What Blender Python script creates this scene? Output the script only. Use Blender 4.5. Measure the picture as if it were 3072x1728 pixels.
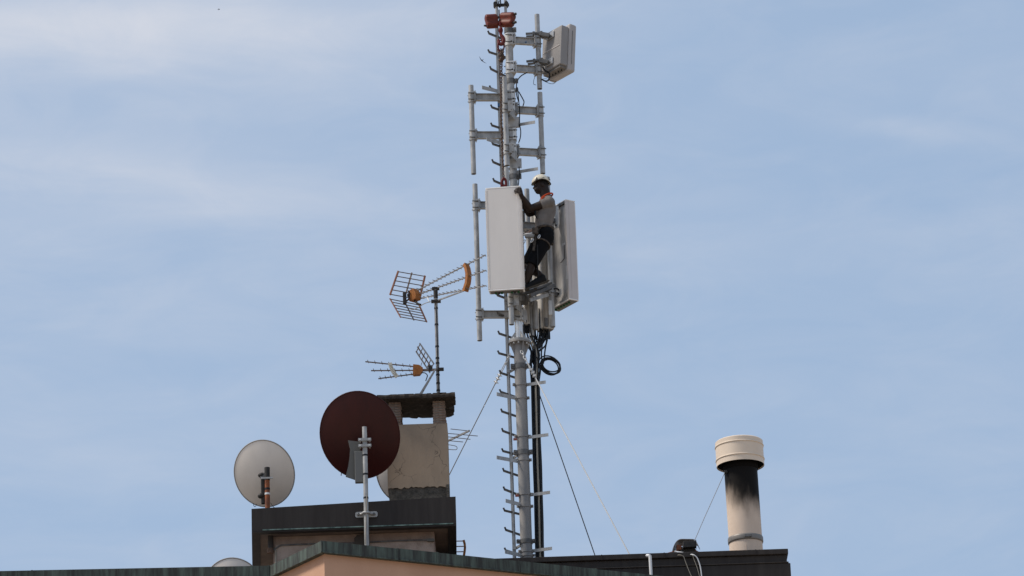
import bpy, bmesh, math, random
from mathutils import Vector, Matrix, Quaternion

random.seed(7)
R = math.radians
V = Vector
sc = bpy.context.scene
for o in list(bpy.data.objects):
    bpy.data.objects.remove(o, do_unlink=True)
COL = sc.collection

# ------------------------------------------------------------------ camera
FPX = 12000.0            # focal length in pixels of the 3072-wide photograph
PITCH = R(20.0)          # looking up from the street
ROLL = R(1.94)           # the photographer's camera is tilted a little
CAM = V((0.0, 0.0, 1.6))
fwd = V((0, math.cos(PITCH), math.sin(PITCH)))
r0 = V((1, 0, 0)); u0 = V((0, -math.sin(PITCH), math.cos(PITCH)))
cup = u0 * math.cos(ROLL) + r0 * math.sin(ROLL)
crt = r0 * math.cos(ROLL) - u0 * math.sin(ROLL)
cam_d = bpy.data.cameras.new('camera')
cam_d.sensor_width = 36.0
cam_d.lens = 36.0 * FPX / 3072.0
cam_d.clip_end = 6000
cam_d.clip_start = 0.5
cam = bpy.data.objects.new('camera', cam_d)
COL.objects.link(cam)
m3 = Matrix((crt, cup, -fwd)).transposed()
cam.matrix_world = Matrix.Translation(CAM) @ m3.to_4x4()
sc.camera = cam

# ------------------------------------------------------------------ sky and sun
SUN_AZ = R(-96)          # measured from +Y (view direction) towards +X
SUN_EL = R(51)
world = bpy.data.worlds.new('World'); sc.world = world
world.use_nodes = True
nt = world.node_tree
for n in list(nt.nodes): nt.nodes.remove(n)
def wn(t, **k):
    n = nt.nodes.new(t)
    for a, b in k.items(): setattr(n, a, b)
    return n
wl = nt.links.new
out = wn('ShaderNodeOutputWorld')
bg = wn('ShaderNodeBackground'); bg.inputs['Strength'].default_value = 0.10
sky = wn('ShaderNodeTexSky', sky_type='NISHITA')
sky.sun_disc = False
sky.sun_elevation = SUN_EL
sky.sun_rotation = SUN_AZ
sky.air_density = 1.0; sky.dust_density = 2.2; sky.ozone_density = 1.2
tc = wn('ShaderNodeTexCoord')
sep = wn('ShaderNodeSeparateXYZ'); wl(tc.outputs['Generated'], sep.inputs[0])
def wmath(op, a, b=None, clamp=False):
    n = wn('ShaderNodeMath', operation=op); n.use_clamp = clamp
    for i, x in enumerate((a, b)):
        if x is None: continue
        if isinstance(x, (int, float)): n.inputs[i].default_value = x
        else: wl(x, n.inputs[i])
    return n.outputs[0]
az = wmath('ARCTAN2', sep.outputs[0], sep.outputs[1])
el = wmath('ARCSINE', sep.outputs[2])
comb = wn('ShaderNodeCombineXYZ'); wl(az, comb.inputs[0]); wl(el, comb.inputs[1])
mp = wn('ShaderNodeMapping'); mp.inputs['Rotation'].default_value = (0, 0, R(11))
mp.inputs['Scale'].default_value = (5.0, 26.0, 1)
mp.inputs['Location'].default_value = (1.37, 0.55, 0)
wl(comb.outputs[0], mp.inputs[0])
nz = wn('ShaderNodeTexNoise'); nz.inputs['Scale'].default_value = 1.6
nz.inputs['Detail'].default_value = 8; nz.inputs['Roughness'].default_value = 0.55
nz.inputs['Distortion'].default_value = 0.5
wl(mp.outputs[0], nz.inputs['Vector'])
mp2 = wn('ShaderNodeMapping'); mp2.inputs['Rotation'].default_value = (0, 0, R(-24))
mp2.inputs['Scale'].default_value = (26.0, 68.0, 1)
wl(comb.outputs[0], mp2.inputs[0])
nz2 = wn('ShaderNodeTexNoise'); nz2.inputs['Scale'].default_value = 1.0
nz2.inputs['Detail'].default_value = 7; nz2.inputs['Roughness'].default_value = 0.6; nz2.inputs['Distortion'].default_value = 0.7
wl(mp2.outputs[0], nz2.inputs['Vector'])
def streak(az0, el0, slope, half, wid):
    d = wmath('SUBTRACT', az, az0)
    e = wmath('SUBTRACT', wmath('SUBTRACT', el, el0), wmath('MULTIPLY', d, slope))
    e = wmath('ADD', e, wmath('MULTIPLY', wmath('SUBTRACT', nz.outputs[0], 0.5), half * 2.2))
    g = wmath('POWER', 2.718, wmath('MULTIPLY', wmath('POWER', wmath('ABSOLUTE', wmath('DIVIDE', e, half)), 2.0), -1.0))
    h = wmath('POWER', 2.718, wmath('MULTIPLY', wmath('POWER', wmath('ABSOLUTE', wmath('DIVIDE', d, wid)), 2.0), -1.0))
    return wmath('MULTIPLY', g, h)
s1 = streak(-0.098, R(20) + 0.0665, 0.004, 0.0090, 0.088)
s2 = streak(-0.085, R(20) + 0.0265, -0.15, 0.0072, 0.075)
s3 = streak(-0.150, R(20) + 0.0450, 0.0, 0.060, 0.140)
s4 = streak(0.112, R(20) + 0.0330, -0.20, 0.0030, 0.022)
wisp = wn('ShaderNodeMapRange'); wl(nz.outputs[0], wisp.inputs[0])
wisp.inputs[1].default_value = 0.40; wisp.inputs[2].default_value = 0.80
wisp.inputs[3].default_value = 0.0; wisp.inputs[4].default_value = 0.15
fine = wmath('ADD', 0.72, wmath('MULTIPLY', nz2.outputs[0], 0.56))
fac = wmath('ADD', wmath('ADD', wmath('MULTIPLY', s1, 0.58), wmath('MULTIPLY', s2, 0.27)), wisp.outputs[0])
fac = wmath('ADD', fac, wmath('ADD', wmath('MULTIPLY', s3, 0.20), wmath('MULTIPLY', s4, 0.16)))
cirrus = wn('ShaderNodeMapRange'); wl(nz2.outputs[0], cirrus.inputs[0])
cirrus.inputs[1].default_value = 0.42; cirrus.inputs[2].default_value = 0.78
cirrus.inputs[3].default_value = 0.0; cirrus.inputs[4].default_value = 0.12
fac = wmath('ADD', fac, cirrus.outputs[0])
fac = wmath('MULTIPLY', fac, fine, clamp=True)
cloud = wn('ShaderNodeRGB'); cloud.outputs[0].default_value = (5.1, 5.3, 5.85, 1)
# thin even veil of high haze over the blue
veil = wn('ShaderNodeMix', data_type='RGBA'); veil.inputs[0].default_value = 0.72
veil.inputs[7].default_value = (3.08, 4.10, 5.62, 1)
wl(sky.outputs[0], veil.inputs[6])
mix = wn('ShaderNodeMix', data_type='RGBA')
wl(fac, mix.inputs[0]); wl(veil.outputs[2], mix.inputs[6]); wl(cloud.outputs[0], mix.inputs[7])
wl(mix.outputs[2], bg.inputs['Color'])
wl(bg.outputs[0], out.inputs[0])

sd = bpy.data.lights.new('sun', 'SUN'); sd.energy = 2.7; sd.angle = R(14); sd.color = (1.0, 0.92, 0.82)
sun = bpy.data.objects.new('sun', sd); COL.objects.link(sun)
sdir = V((math.sin(SUN_AZ) * math.cos(SUN_EL), math.cos(SUN_AZ) * math.cos(SUN_EL), math.sin(SUN_EL)))
sun.rotation_euler = (-sdir).to_track_quat('-Z', 'Y').to_euler()
sun.location = sdir * 60 + V((0, 50, 0))

vs = sc.view_settings
vs.view_transform = 'Standard'; vs.look = 'None'; vs.exposure = 0.40; vs.gamma = 1.0
vs.use_curve_mapping = False
sc.render.engine = 'CYCLES'

# ------------------------------------------------------------------ survey helpers
def ray(px, py):
    return (fwd * FPX + crt * (px - 1536.0) + cup * (864.0 - py)).normalized()
def W(px, py, Y):
    d = ray(px, py); return CAM + d * ((Y - CAM.y) / d.y)
def Z(px, py, z):
    d = ray(px, py); return CAM + d * ((z - CAM.z) / d.z)

# ------------------------------------------------------------------ materials
MATS = {}
def mat(name, col, rough=0.6, metal=0.0, col2=None, scale=6.0, stretch=(1, 1, 1), lo=0.35, hi=0.65,
        bump=0.0, bscale=40.0, spec=0.22, detail=6, coat=0.0):
    m = bpy.data.materials.new(name); m.use_nodes = True
    t = m.node_tree; b = t.nodes['Principled BSDF']
    b.inputs['Roughness'].default_value = rough
    b.inputs['Metallic'].default_value = metal
    b.inputs['Specular IOR Level'].default_value = spec
    b.inputs['Base Color'].default_value = (*col, 1)
    if coat: b.inputs['Coat Weight'].default_value = coat
    tcn = t.nodes.new('ShaderNodeTexCoord')
    mpn = t.nodes.new('ShaderNodeMapping'); mpn.inputs['Scale'].default_value = stretch
    t.links.new(tcn.outputs['Object'], mpn.inputs[0])
    if col2 is not None:
        n = t.nodes.new('ShaderNodeTexNoise'); n.inputs['Scale'].default_value = scale
        n.inputs['Detail'].default_value = detail; n.inputs['Roughness'].default_value = 0.62
        t.links.new(mpn.outputs[0], n.inputs['Vector'])
        mr = t.nodes.new('ShaderNodeMapRange'); mr.inputs[1].default_value = lo; mr.inputs[2].default_value = hi
        t.links.new(n.outputs[0], mr.inputs[0])
        mx = t.nodes.new('ShaderNodeMix'); mx.data_type = 'RGBA'
        mx.inputs[6].default_value = (*col, 1); mx.inputs[7].default_value = (*col2, 1)
        t.links.new(mr.outputs[0], mx.inputs[0]); t.links.new(mx.outputs[2], b.inputs['Base Color'])
        m['mix'] = mx.name
    if bump:
        n2 = t.nodes.new('ShaderNodeTexNoise'); n2.inputs['Scale'].default_value = bscale; n2.inputs['Detail'].default_value = 5
        t.links.new(mpn.outputs[0], n2.inputs['Vector'])
        bp = t.nodes.new('ShaderNodeBump'); bp.inputs['Strength'].default_value = bump; bp.inputs['Distance'].default_value = 0.02
        t.links.new(n2.outputs[0], bp.inputs['Height']); t.links.new(bp.outputs[0], b.inputs['Normal'])
    MATS[name] = m
    return m

galv = mat('galvanised_steel', (.275, .275, .27), .48, .2, (.43, .425, .415), 14, (1, 1, .5), lo=.36, hi=.64, bump=.05)
galv_new = mat('bright_galvanised_steel', (.70, .69, .67), .36, .2, (.50, .50, .49), 12, (1, 1, .4))
galv_dark = mat('weathered_steel', (.10, .10, .10), .55, .25, (.18, .175, .17), 10)
mast_paint = mat('grey_mast_paint', (.215, .213, .213), .6, 0, (.32, .30, .28), 6, (1, 1, .3), lo=.38, hi=.68, bump=.04)
step_steel = mat('dark_step_steel', (.07, .07, .072), .5, .2, (.13, .12, .11), 14)
dark_iron = mat('dark_iron', (.022, .021, .020), .6, 0, (.045, .04, .036), 12)
radome = mat('radome_grey_plastic', (.735, .69, .645), .5, 0, (.67, .63, .588), 2.6, (1, 1, .25), lo=.35, hi=.75)
radome_rib = mat('radome_rib_plastic', (.80, .77, .74), .45)
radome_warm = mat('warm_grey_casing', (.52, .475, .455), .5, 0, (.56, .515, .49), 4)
casing_back = mat('antenna_back_plate', (.60, .58, .56), .45, .1, (.33, .32, .31), 4, (1, 1, .6), lo=.32, hi=.72)
under = mat('antenna_underside', (.13, .12, .11), .6, 0, (.2, .18, .16), 20)
port_green = mat('green_connector', (.02, .09, .03), .5)
unit_beige = mat('radio_unit_beige', (.43, .40, .36), .5, 0, (.48, .45, .40), 5)
rubber = mat('black_cable_rubber', (.010, .010, .011), .5)
cable_grey = mat('beige_cable', (.30, .27, .22), .5)
white_plastic = mat('white_plastic', (.72, .72, .72), .4)
hoist_red = mat('hoist_red_paint', (.165, .034, .020), .5, 0, (.065, .022, .016), 13, (.5, 1, 2.5), lo=.40, hi=.70, bump=.04)
hook_red = mat('hook_red_paint', (.16, .028, .024), .5, 0, (.07, .014, .014), 20)
deep_red = mat('shackle_red_paint', (.10, .008, .009), .5)
chain_m = mat('rusty_chain_steel', (.07, .055, .05), .5, .4, (.16, .10, .07), 30)
copper = mat('patinated_copper', (.036, .038, .035), .68, 0, (.105, .14, .118), 5, (3.2, 3.2, .32), lo=.40, hi=.74, bump=.06, bscale=12)
copper_dark = mat('dark_copper_fascia', (.026, .021, .019), .65, 0, (.042, .036, .032), 3.5, (3, 3, .3), lo=.35, hi=.75, bump=.05, bscale=10)
copper_green = mat('green_copper_edge', (.045, .075, .068), .7, 0, (.20, .29, .26), 9, (1, 1, 1), lo=.38, hi=.62)
peach = mat('peach_render', (.545, .335, .228), .88, 0, (.47, .28, .188), 1.3, (1, 1, .45), lo=.3, hi=.7, bump=.15, bscale=60)
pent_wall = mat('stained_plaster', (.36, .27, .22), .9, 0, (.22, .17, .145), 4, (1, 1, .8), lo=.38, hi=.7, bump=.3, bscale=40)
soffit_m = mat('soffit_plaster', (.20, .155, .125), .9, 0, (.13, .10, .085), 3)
chim_m = mat('chimney_render', (.325, .25, .182), .92, 0, (.20, .158, .12), 2.2, (1, 1, .6), lo=.45, hi=.78, bump=.16, bscale=18)
chim_low = mat('grey_cement', (.12, .105, .088), .95, 0, (.06, .054, .046), 14, bump=.6, bscale=60)
brick_m = mat('old_brick', (.185, .115, .088), .92, 0, (.26, .205, .165), 22, bump=.3, bscale=80)
mortar_m = mat('mortar', (.24, .205, .175), .95, 0, (.16, .14, .12), 20)
slab_m = mat('crumbled_concrete', (.036, .029, .024), .95, 0, (.090, .072, .057), 9, lo=.5, hi=.8, bump=.5, bscale=30)
maroon = mat('maroon_dish_paint', (.052, .0105, .0095), .42, 0, (.034, .0085, .0085), 2.5, (1.5, 1.5, .5), lo=.35, hi=.75)
dish_w = mat('off_white_dish_paint', (.74, .68, .615), .6, 0, (.67, .615, .555), 3, (1.6, 1.6, .6), lo=.4, hi=.75)
dish_rim = mat('dish_rim_grey', (.30, .29, .28), .5)
brk_grey = mat('bracket_grey_paint', (.125, .122, .112), .55, .05)
rust = mat('rusty_pole_paint', (.26, .085, .035), .75, 0, (.13, .055, .035), 14, lo=.4, hi=.65)
tape = mat('black_tape', (.015, .015, .018), .5)
tv_alu = mat('dull_aluminium', (.34, .33, .31), .42, .5, (.22, .2, .19), 16)
tv_dark = mat('corroded_aluminium', (.14, .115, .105), .55, .3, (.22, .17, .14), 16)
orange_p = mat('orange_antenna_plastic', (.36, .145, .04), .55, 0, (.25, .085, .022), 16, lo=.38, hi=.66)
orange_rust = mat('faded_orange_bar', (.33, .155, .095), .6, 0, (.23, .095, .06), 14)
cream_p = mat('cream_plastic', (.60, .57, .48), .5)
flue_m = mat('flue_enamel', (.68, .545, .435), .62, 0, (.60, .475, .375), 4, (1, 1, .25), spec=.08)
soot = mat('soot', (.010, .009, .0085), .95, spec=.05)
cowl_m = mat('cowl_sheet_metal', (.46, .42, .39), .4, .2, (.30, .27, .25), 9)
helmet_m = mat('cream_helmet_shell', (.74, .67, .53), .32, 0, (.70, .63, .50), 5)
skin = mat('dark_skin', (.022, .0125, .009), .55, spec=.25)
shirt_m = mat('grey_cotton', (.185, .168, .157), .9, 0, (.135, .122, .113), 7, bump=.6, bscale=12, spec=.1)
shorts_m = mat('black_work_shorts', (.006, .006, .007), .85, bump=.3, bscale=30, spec=.1)
shoe_m = mat('black_shoe', (.008, .008, .0085), .6, spec=.12)
strap_m = mat('harness_webbing', (.10, .078, .062), .85, 0, (.03, .027, .025), 30)
orange_c = mat('orange_collar', (.46, .060, .018), .8)
hair_m = mat('black_hair', (.008, .007, .007), .8)
eye_m = mat('eye_white', (.12, .11, .10), .4)
alu_hw = mat('aluminium_hardware', (.55, .55, .55), .3, .7)
bird_m = mat('bird_feathers', (.02, .018, .018), .8)
rope_w = mat('pale_rope', (.78, .76, .72), .7)
steel_wire = mat('steel_wire', (.26, .26, .265), .45, .4)
black_wire = mat('black_stay_wire', (.022, .024, .03), .5)
roof_m = mat('roof_deck', (.14, .13, .12), .95, 0, (.2, .19, .17), 3)
ground_m = mat('ground_paving', (.42, .345, .265), .95, 0, (.36, .30, .235), .5)
blue_m = mat('blue_tag', (.06, .14, .27), .7)

# flue soot: a stain that clings below the cowl and thins out unevenly down the pipe
def flue_stain():
    t = flue_m.node_tree; b = t.nodes['Principled BSDF']; mx = t.nodes[flue_m['mix']]
    tcn = t.nodes.new('ShaderNodeTexCoord'); sp = t.nodes.new('ShaderNodeSeparateXYZ')
    t.links.new(tcn.outputs['Object'], sp.inputs[0])
    n = t.nodes.new('ShaderNodeTexNoise'); n.inputs['Scale'].default_value = 4.0; n.inputs['Detail'].default_value = 8
    mpn = t.nodes.new('ShaderNodeMapping'); mpn.inputs['Scale'].default_value = (1.4, 1.4, .5)
    t.links.new(tcn.outputs['Object'], mpn.inputs[0]); t.links.new(mpn.outputs[0], n.inputs['Vector'])
    a = t.nodes.new('ShaderNodeMath'); a.operation = 'MULTIPLY_ADD'; a.inputs[1].default_value = .55
    t.links.new(n.outputs[0], a.inputs[0]); t.links.new(sp.outputs[2], a.inputs[2])
    # the stain runs lower on the right-hand side of the pipe
    a2 = t.nodes.new('ShaderNodeMath'); a2.operation = 'MULTIPLY_ADD'; a2.inputs[1].default_value = .42
    t.links.new(sp.outputs[0], a2.inputs[0]); t.links.new(a.outputs[0], a2.inputs[2])
    mr = t.nodes.new('ShaderNodeMapRange'); mr.interpolation_type = 'SMOOTHERSTEP'
    mr.name = 'soot_range'
    t.links.new(a2.outputs[0], mr.inputs[0])
    m2 = t.nodes.new('ShaderNodeMix'); m2.data_type = 'RGBA'
    m2.inputs[7].default_value = (.0105, .0092, .0085, 1)
    t.links.new(mr.outputs[0], m2.inputs[0]); t.links.new(mx.outputs[2], m2.inputs[6])
    t.links.new(m2.outputs[2], b.inputs['Base Color'])
    return mr

# render cracks on the chimney plaster, grime at its lower edge
def chimney_cracks():
    t = chim_m.node_tree; b = t.nodes['Principled BSDF']; mx = t.nodes[chim_m['mix']]
    tcn = t.nodes.new('ShaderNodeTexCoord')
    n0 = t.nodes.new('ShaderNodeTexNoise'); n0.inputs['Scale'].default_value = 2.5; n0.inputs['Detail'].default_value = 5
    t.links.new(tcn.outputs['Object'], n0.inputs['Vector'])
    ad = t.nodes.new('ShaderNodeMix'); ad.data_type = 'RGBA'; ad.blend_type = 'ADD'; ad.inputs[0].default_value = .55
    t.links.new(tcn.outputs['Object'], ad.inputs[6]); t.links.new(n0.outputs[1], ad.inputs[7])
    vo = t.nodes.new('ShaderNodeTexVoronoi'); vo.feature = 'DISTANCE_TO_EDGE'; vo.inputs['Scale'].default_value = 2.6
    t.links.new(ad.outputs[2], vo.inputs['Vector'])
    mr = t.nodes.new('ShaderNodeMapRange'); mr.inputs[1].default_value = 0; mr.inputs[2].default_value = .017
    mr.inputs[3].default_value = .85; mr.inputs[4].default_value = 0
    t.links.new(vo.outputs['Distance'], mr.inputs[0])
    n1 = t.nodes.new('ShaderNodeTexNoise'); n1.inputs['Scale'].default_value = 2.2
    t.links.new(tcn.outputs['Object'], n1.inputs['Vector'])
    mr1 = t.nodes.new('ShaderNodeMapRange'); mr1.inputs[1].default_value = .44; mr1.inputs[2].default_value = .56
    t.links.new(n1.outputs[0], mr1.inputs[0])
    mu = t.nodes.new('ShaderNodeMath'); mu.operation = 'MULTIPLY'
    t.links.new(mr.outputs[0], mu.inputs[0]); t.links.new(mr1.outputs[0], mu.inputs[1])
    m2 = t.nodes.new('ShaderNodeMix'); m2.data_type = 'RGBA'; m2.inputs[7].default_value = (.09, .07, .055, 1)
    t.links.new(mu.outputs[0], m2.inputs[0]); t.links.new(mx.outputs[2], m2.inputs[6])
    t.links.new(m2.outputs[2], b.inputs['Base Color'])
chimney_cracks()

# ------------------------------------------------------------------ mesh builder
def perp(d):
    d = d.normalized()
    a = V((0, 0, 1)) if abs(d.z) < .9 else V((1, 0, 0))
    u = d.cross(a).normalized(); return u, u.cross(d).normalized()

class MB:
    def __init__(s): s.v = []; s.f = []; s.sm = []
    def add(s, vs_, fs, smooth=False):
        k = len(s.v); s.v += [V(p) for p in vs_]
        for f in fs: s.f.append([i + k for i in f]); s.sm.append(smooth)
        return s
    def hexa(s, c):      # eight corners: bottom ring 0-3, top ring 4-7
        return s.add(c, [(3, 2, 1, 0), (4, 5, 6, 7), (0, 1, 5, 4), (1, 2, 6, 5), (2, 3, 7, 6), (3, 0, 4, 7)])
    def box(s, c, sx, sy, sz, ax=V((1, 0, 0)), ay=V((0, 1, 0)), az_=V((0, 0, 1))):
        c = V(c); X = ax * sx * .5; Y = ay * sy * .5; Zz = az_ * sz * .5
        return s.hexa([c - X - Y - Zz, c + X - Y - Zz, c + X + Y - Zz, c - X + Y - Zz,
                       c - X - Y + Zz, c + X - Y + Zz, c + X + Y + Zz, c - X + Y + Zz])
    def rbox(s, c, sx, sy, sz, bev, ax=V((1, 0, 0)), ay=V((0, 1, 0)), az_=V((0, 0, 1)), seg=2):
        bm = bmesh.new(); bmesh.ops.create_cube(bm, size=1)
        for v in bm.verts: v.co = V((v.co.x * sx, v.co.y * sy, v.co.z * sz))
        bmesh.ops.bevel(bm, geom=bm.edges[:], offset=bev, segments=seg, affect='EDGES', profile=.5)
        bm.verts.index_update()
        s.add([V(c) + ax * v.co.x + ay * v.co.y + az_ * v.co.z for v in bm.verts],
              [[v.index for v in f.verts] for f in bm.faces])
        bm.free(); return s
    def bar(s, a, b, w, h, up=V((0, 0, 1))):
        a = V(a); b = V(b); d = (b - a)
        if abs(d.normalized().dot(up)) > .97: up = V((0, 1, 0))
        sd_ = d.cross(up).normalized(); u = sd_.cross(d).normalized()
        return s.box((a + b) / 2, w, d.length, h, sd_, d.normalized(), u)
    def cyl(s, a, b, r, r2=None, n=16, cap=True):
        a = V(a); b = V(b); r2 = r if r2 is None else r2
        u, w = perp(b - a)
        A = [a + (u * math.cos(t) + w * math.sin(t)) * r for t in [2 * math.pi * i / n for i in range(n)]]
        B = [b + (u * math.cos(t) + w * math.sin(t)) * r2 for t in [2 * math.pi * i / n for i in range(n)]]
        s.add(A + B, [(i, (i + 1) % n, n + (i + 1) % n, n + i) for i in range(n)], True)
        if cap:
            s.add(A, [list(range(n))[::-1]]); s.add(B, [list(range(n))])
        return s
    def pipe(s, a, b, r, wall=.006, n=20):     # hollow tube with open ends
        a = V(a); b = V(b); u, w = perp(b - a)
        T = [2 * math.pi * i / n for i in range(n)]
        ring = lambda c, q: [c + (u * math.cos(t) + w * math.sin(t)) * q for t in T]
        ri = r - wall
        A, B, C, D = ring(a, r), ring(b, r), ring(b, ri), ring(a, ri)
        q = lambda: [(i, (i + 1) % n, n + (i + 1) % n, n + i) for i in range(n)]
        s.add(A + B, q(), True); s.add(B + C, q()); s.add(C + D, q(), True); s.add(D + A, q())
        return s
    def lathe(s, prof, c, n=32, axis=V((0, 0, 1)), sx=1.0):
        c = V(c); axis = axis.normalized()
        if abs(axis.z) > .9: u = V((1, 0, 0)); u = (u - axis * u.dot(axis)).normalized(); w = axis.cross(u)
        else: u, w = perp(axis)
        vv = []
        for r, z in prof:
            for i in range(n):
                t = 2 * math.pi * i / n
                vv.append(c + axis * z + (u * math.cos(t) * sx + w * math.sin(t)) * r)
        ff = []
        for k in range(len(prof) - 1):
            for i in range(n):
                ff.append((k * n + i, k * n + (i + 1) % n, (k + 1) * n + (i + 1) % n, (k + 1) * n + i))
        return s.add(vv, ff, True)
    def tube(s, pts, r, n=6, cap=True, rr=None):
        P = [V(p) for p in pts]; m = len(P)
        d = (P[1] - P[0]).normalized(); u, w = perp(d); vv = []
        for i in range(m):
            if i == 0: t = P[1] - P[0]
            elif i == m - 1: t = P[-1] - P[-2]
            else: t = (P[i + 1] - P[i]).normalized() + (P[i] - P[i - 1]).normalized()
            t = t.normalized() if t.length > 1e-9 else d
            q = d.rotation_difference(t); u = q @ u; w = q @ w; d = t
            q_ = r if rr is None else rr[i]
            vv += [P[i] + (u * math.cos(a) + w * math.sin(a)) * q_ for a in [2 * math.pi * k / n for k in range(n)]]
        ff = [(i * n + k, i * n + (k + 1) % n, (i + 1) * n + (k + 1) % n, (i + 1) * n + k) for i in range(m - 1) for k in range(n)]
        s.add(vv, ff, True)
        if cap:
            s.add(vv[:n], [list(range(n))[::-1]]); s.add(vv[-n:], [list(range(n))])
        return s
    def prism(s, poly, o, ax, ay, th, az_=None):   # 2-D outline in (ax, ay), extruded both ways along the normal
        o = V(o); nrm = (az_ or ax.cross(ay)).normalized() * th * .5; n = len(poly)
        A = [o + ax * x + ay * y - nrm for x, y in poly]; B = [o + ax * x + ay * y + nrm for x, y in poly]
        s.add(A, [list(range(n))[::-1]]); s.add(B, [list(range(n))])
        s.add(A + B, [(i, (i + 1) % n, n + (i + 1) % n, n + i) for i in range(n)])
        return s
    def ell(s, c, rx, ry, rz, ax=V((1, 0, 0)), ay=V((0, 1, 0)), az_=V((0, 0, 1)), n=16, m=10):
        c = V(c); vv = []
        for j in range(m + 1):
            p = math.pi * j / m
            for i in range(n):
                t = 2 * math.pi * i / n
                vv.append(c + ax * rx * math.sin(p) * math.cos(t) + ay * ry * math.sin(p) * math.sin(t) + az_ * rz * math.cos(p))
        ff = [(j * n + i, (j + 1) * n + i, (j + 1) * n + (i + 1) % n, j * n + (i + 1) % n) for j in range(m) for i in range(n)]
        return s.add(vv, ff, True)
    def cap(s, a, b, ra, rb, n=14):      # tapered capsule
        s.cyl(a, b, ra, rb, n, False); s.ell(a, ra, ra, ra, n=n, m=8); s.ell(b, rb, rb, rb, n=n, m=8); return s
    def mesh(s, name, origin=V((0, 0, 0))):
        me = bpy.data.meshes.new(name)
        me.from_pydata([tuple(p - origin) for p in s.v], [], s.f)
        me.polygons.foreach_set('use_smooth', s.sm); me.validate(); me.update()
        return me
    def build(s, name, m, parent=None, origin=None, label=None, kind=None, fix=True):
        base = wloc(parent) if parent else V((0, 0, 0))
        org = V(origin) if origin is not None else base
        me = s.mesh(name, org)
        if fix:
            bm = bmesh.new(); bm.from_mesh(me); bmesh.ops.remove_doubles(bm, verts=bm.verts, dist=1e-6) if False else None
            bmesh.ops.recalc_face_normals(bm, faces=bm.faces); bm.to_mesh(me); bm.free()
        me.materials.append(m)
        o = bpy.data.objects.new(name, me); COL.objects.link(o)
        if parent: o.parent = parent
        o.location = org - base
        if label: o['label'] = label
        if kind: o['kind'] = kind
        return o

def wloc(o):
    p = V(o.location); q = o.parent
    while q: p = p + V(q.location); q = q.parent
    return p
def tag(o, label, cat, group=None):
    o['label'] = label; o['category'] = cat
    if group: o['group'] = group
    return o
def thing(name, loc, label, cat, group=None):
    o = bpy.data.objects.new(name, None); COL.objects.link(o); o.location = V(loc)
    o.empty_display_size = .1
    return tag(o, label, cat, group)
def inst(name, me, parent, loc, rot=None, scale=None):
    o = bpy.data.objects.new(name, me); COL.objects.link(o); o.parent = parent
    o.location = V(loc) - wloc(parent)
    if rot is not None: o.rotation_euler = rot
    if scale is not None: o.scale = scale
    return o
def curve(pts, n=10):       # Catmull-Rom through points
    P = [V(p) for p in pts]; Q = [P[0] * 2 - P[1]] + P + [P[-1] * 2 - P[-2]]; o = []
    for i in range(1, len(Q) - 2):
        a, b, c, d = Q[i - 1:i + 3]
        for k in range(n):
            t = k / n
            o.append(.5 * ((2 * b) + (c - a) * t + (2 * a - 5 * b + 4 * c - d) * t * t + (3 * b - a - 3 * c + d) * t ** 3))
    o.append(P[-1]); return o
UP = V((0, 0, 1))

# ================================================================== THE SETTING
g = MB().add([(-2500, -2500, 0), (2500, -2500, 0), (2500, 2500, 0), (-2500, 2500, 0)], [(0, 1, 2, 3)])
go = g.build('ground', ground_m); go['kind'] = 'structure'

# ------------------------------------------------------------------ front apartment building
C1 = W(965, 1622, 48.0); zp = C1.z                     # parapet top at the bay corner
C0 = Z(810, 1697, zp); CL = Z(0, 1713, zp); CR = Z(1990, 1728, zp)
CLL = C0 + (CL - C0) * 2.2; CRR = C1 + (CR - C1) * 1.9
BACK = 60.0
ab = thing('apartment_building', (C1.x, C1.y + 4, 0), 'peach rendered building with green copper coping, its bay corner below the brown dish', 'building')
cop_h = .148
line = [CLL, C0, C1, CRR]
def offset_line(pts, d):
    """plan polyline moved d metres towards the street"""
    out_ = []
    for i, p in enumerate(pts):
        ns = []
        if i > 0: t = (pts[i] - pts[i - 1]); ns.append(V((t.y, -t.x, 0)).normalized())
        if i < len(pts) - 1: t = (pts[i + 1] - pts[i]); ns.append(V((t.y, -t.x, 0)).normalized())
        n = sum(ns, V((0, 0, 0)))
        n = n.normalized(); k = 1 / max(.4, n.dot(ns[0]))
        out_.append(p + n * d * k)
    return out_
wl_ = offset_line(line, -.075)
def wallseg(a, b, za, zb, name, m):
    mb = MB(); t = (b - a).normalized(); n = V((-t.y, t.x, 0)) * .3
    mb.hexa([V((a.x, a.y, zb)), V((b.x, b.y, zb)), V((b.x + n.x, b.y + n.y, zb)), V((a.x + n.x, a.y + n.y, zb)),
             V((a.x, a.y, za)), V((b.x, b.y, za)), V((b.x + n.x, b.y + n.y, za)), V((a.x + n.x, a.y + n.y, za))])
    return mb.build(name, m, ab)
ztop = zp - .06
wallseg(wl_[0], wl_[1], ztop, 0, 'wall', peach)
w2 = wallseg(wl_[1], wl_[2], ztop, 0, 'wall', peach); w2['label'] = 'lighter side face of the bay'
wallseg(wl_[2], wl_[3], ztop - .001, 0, 'wall', peach)
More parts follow.
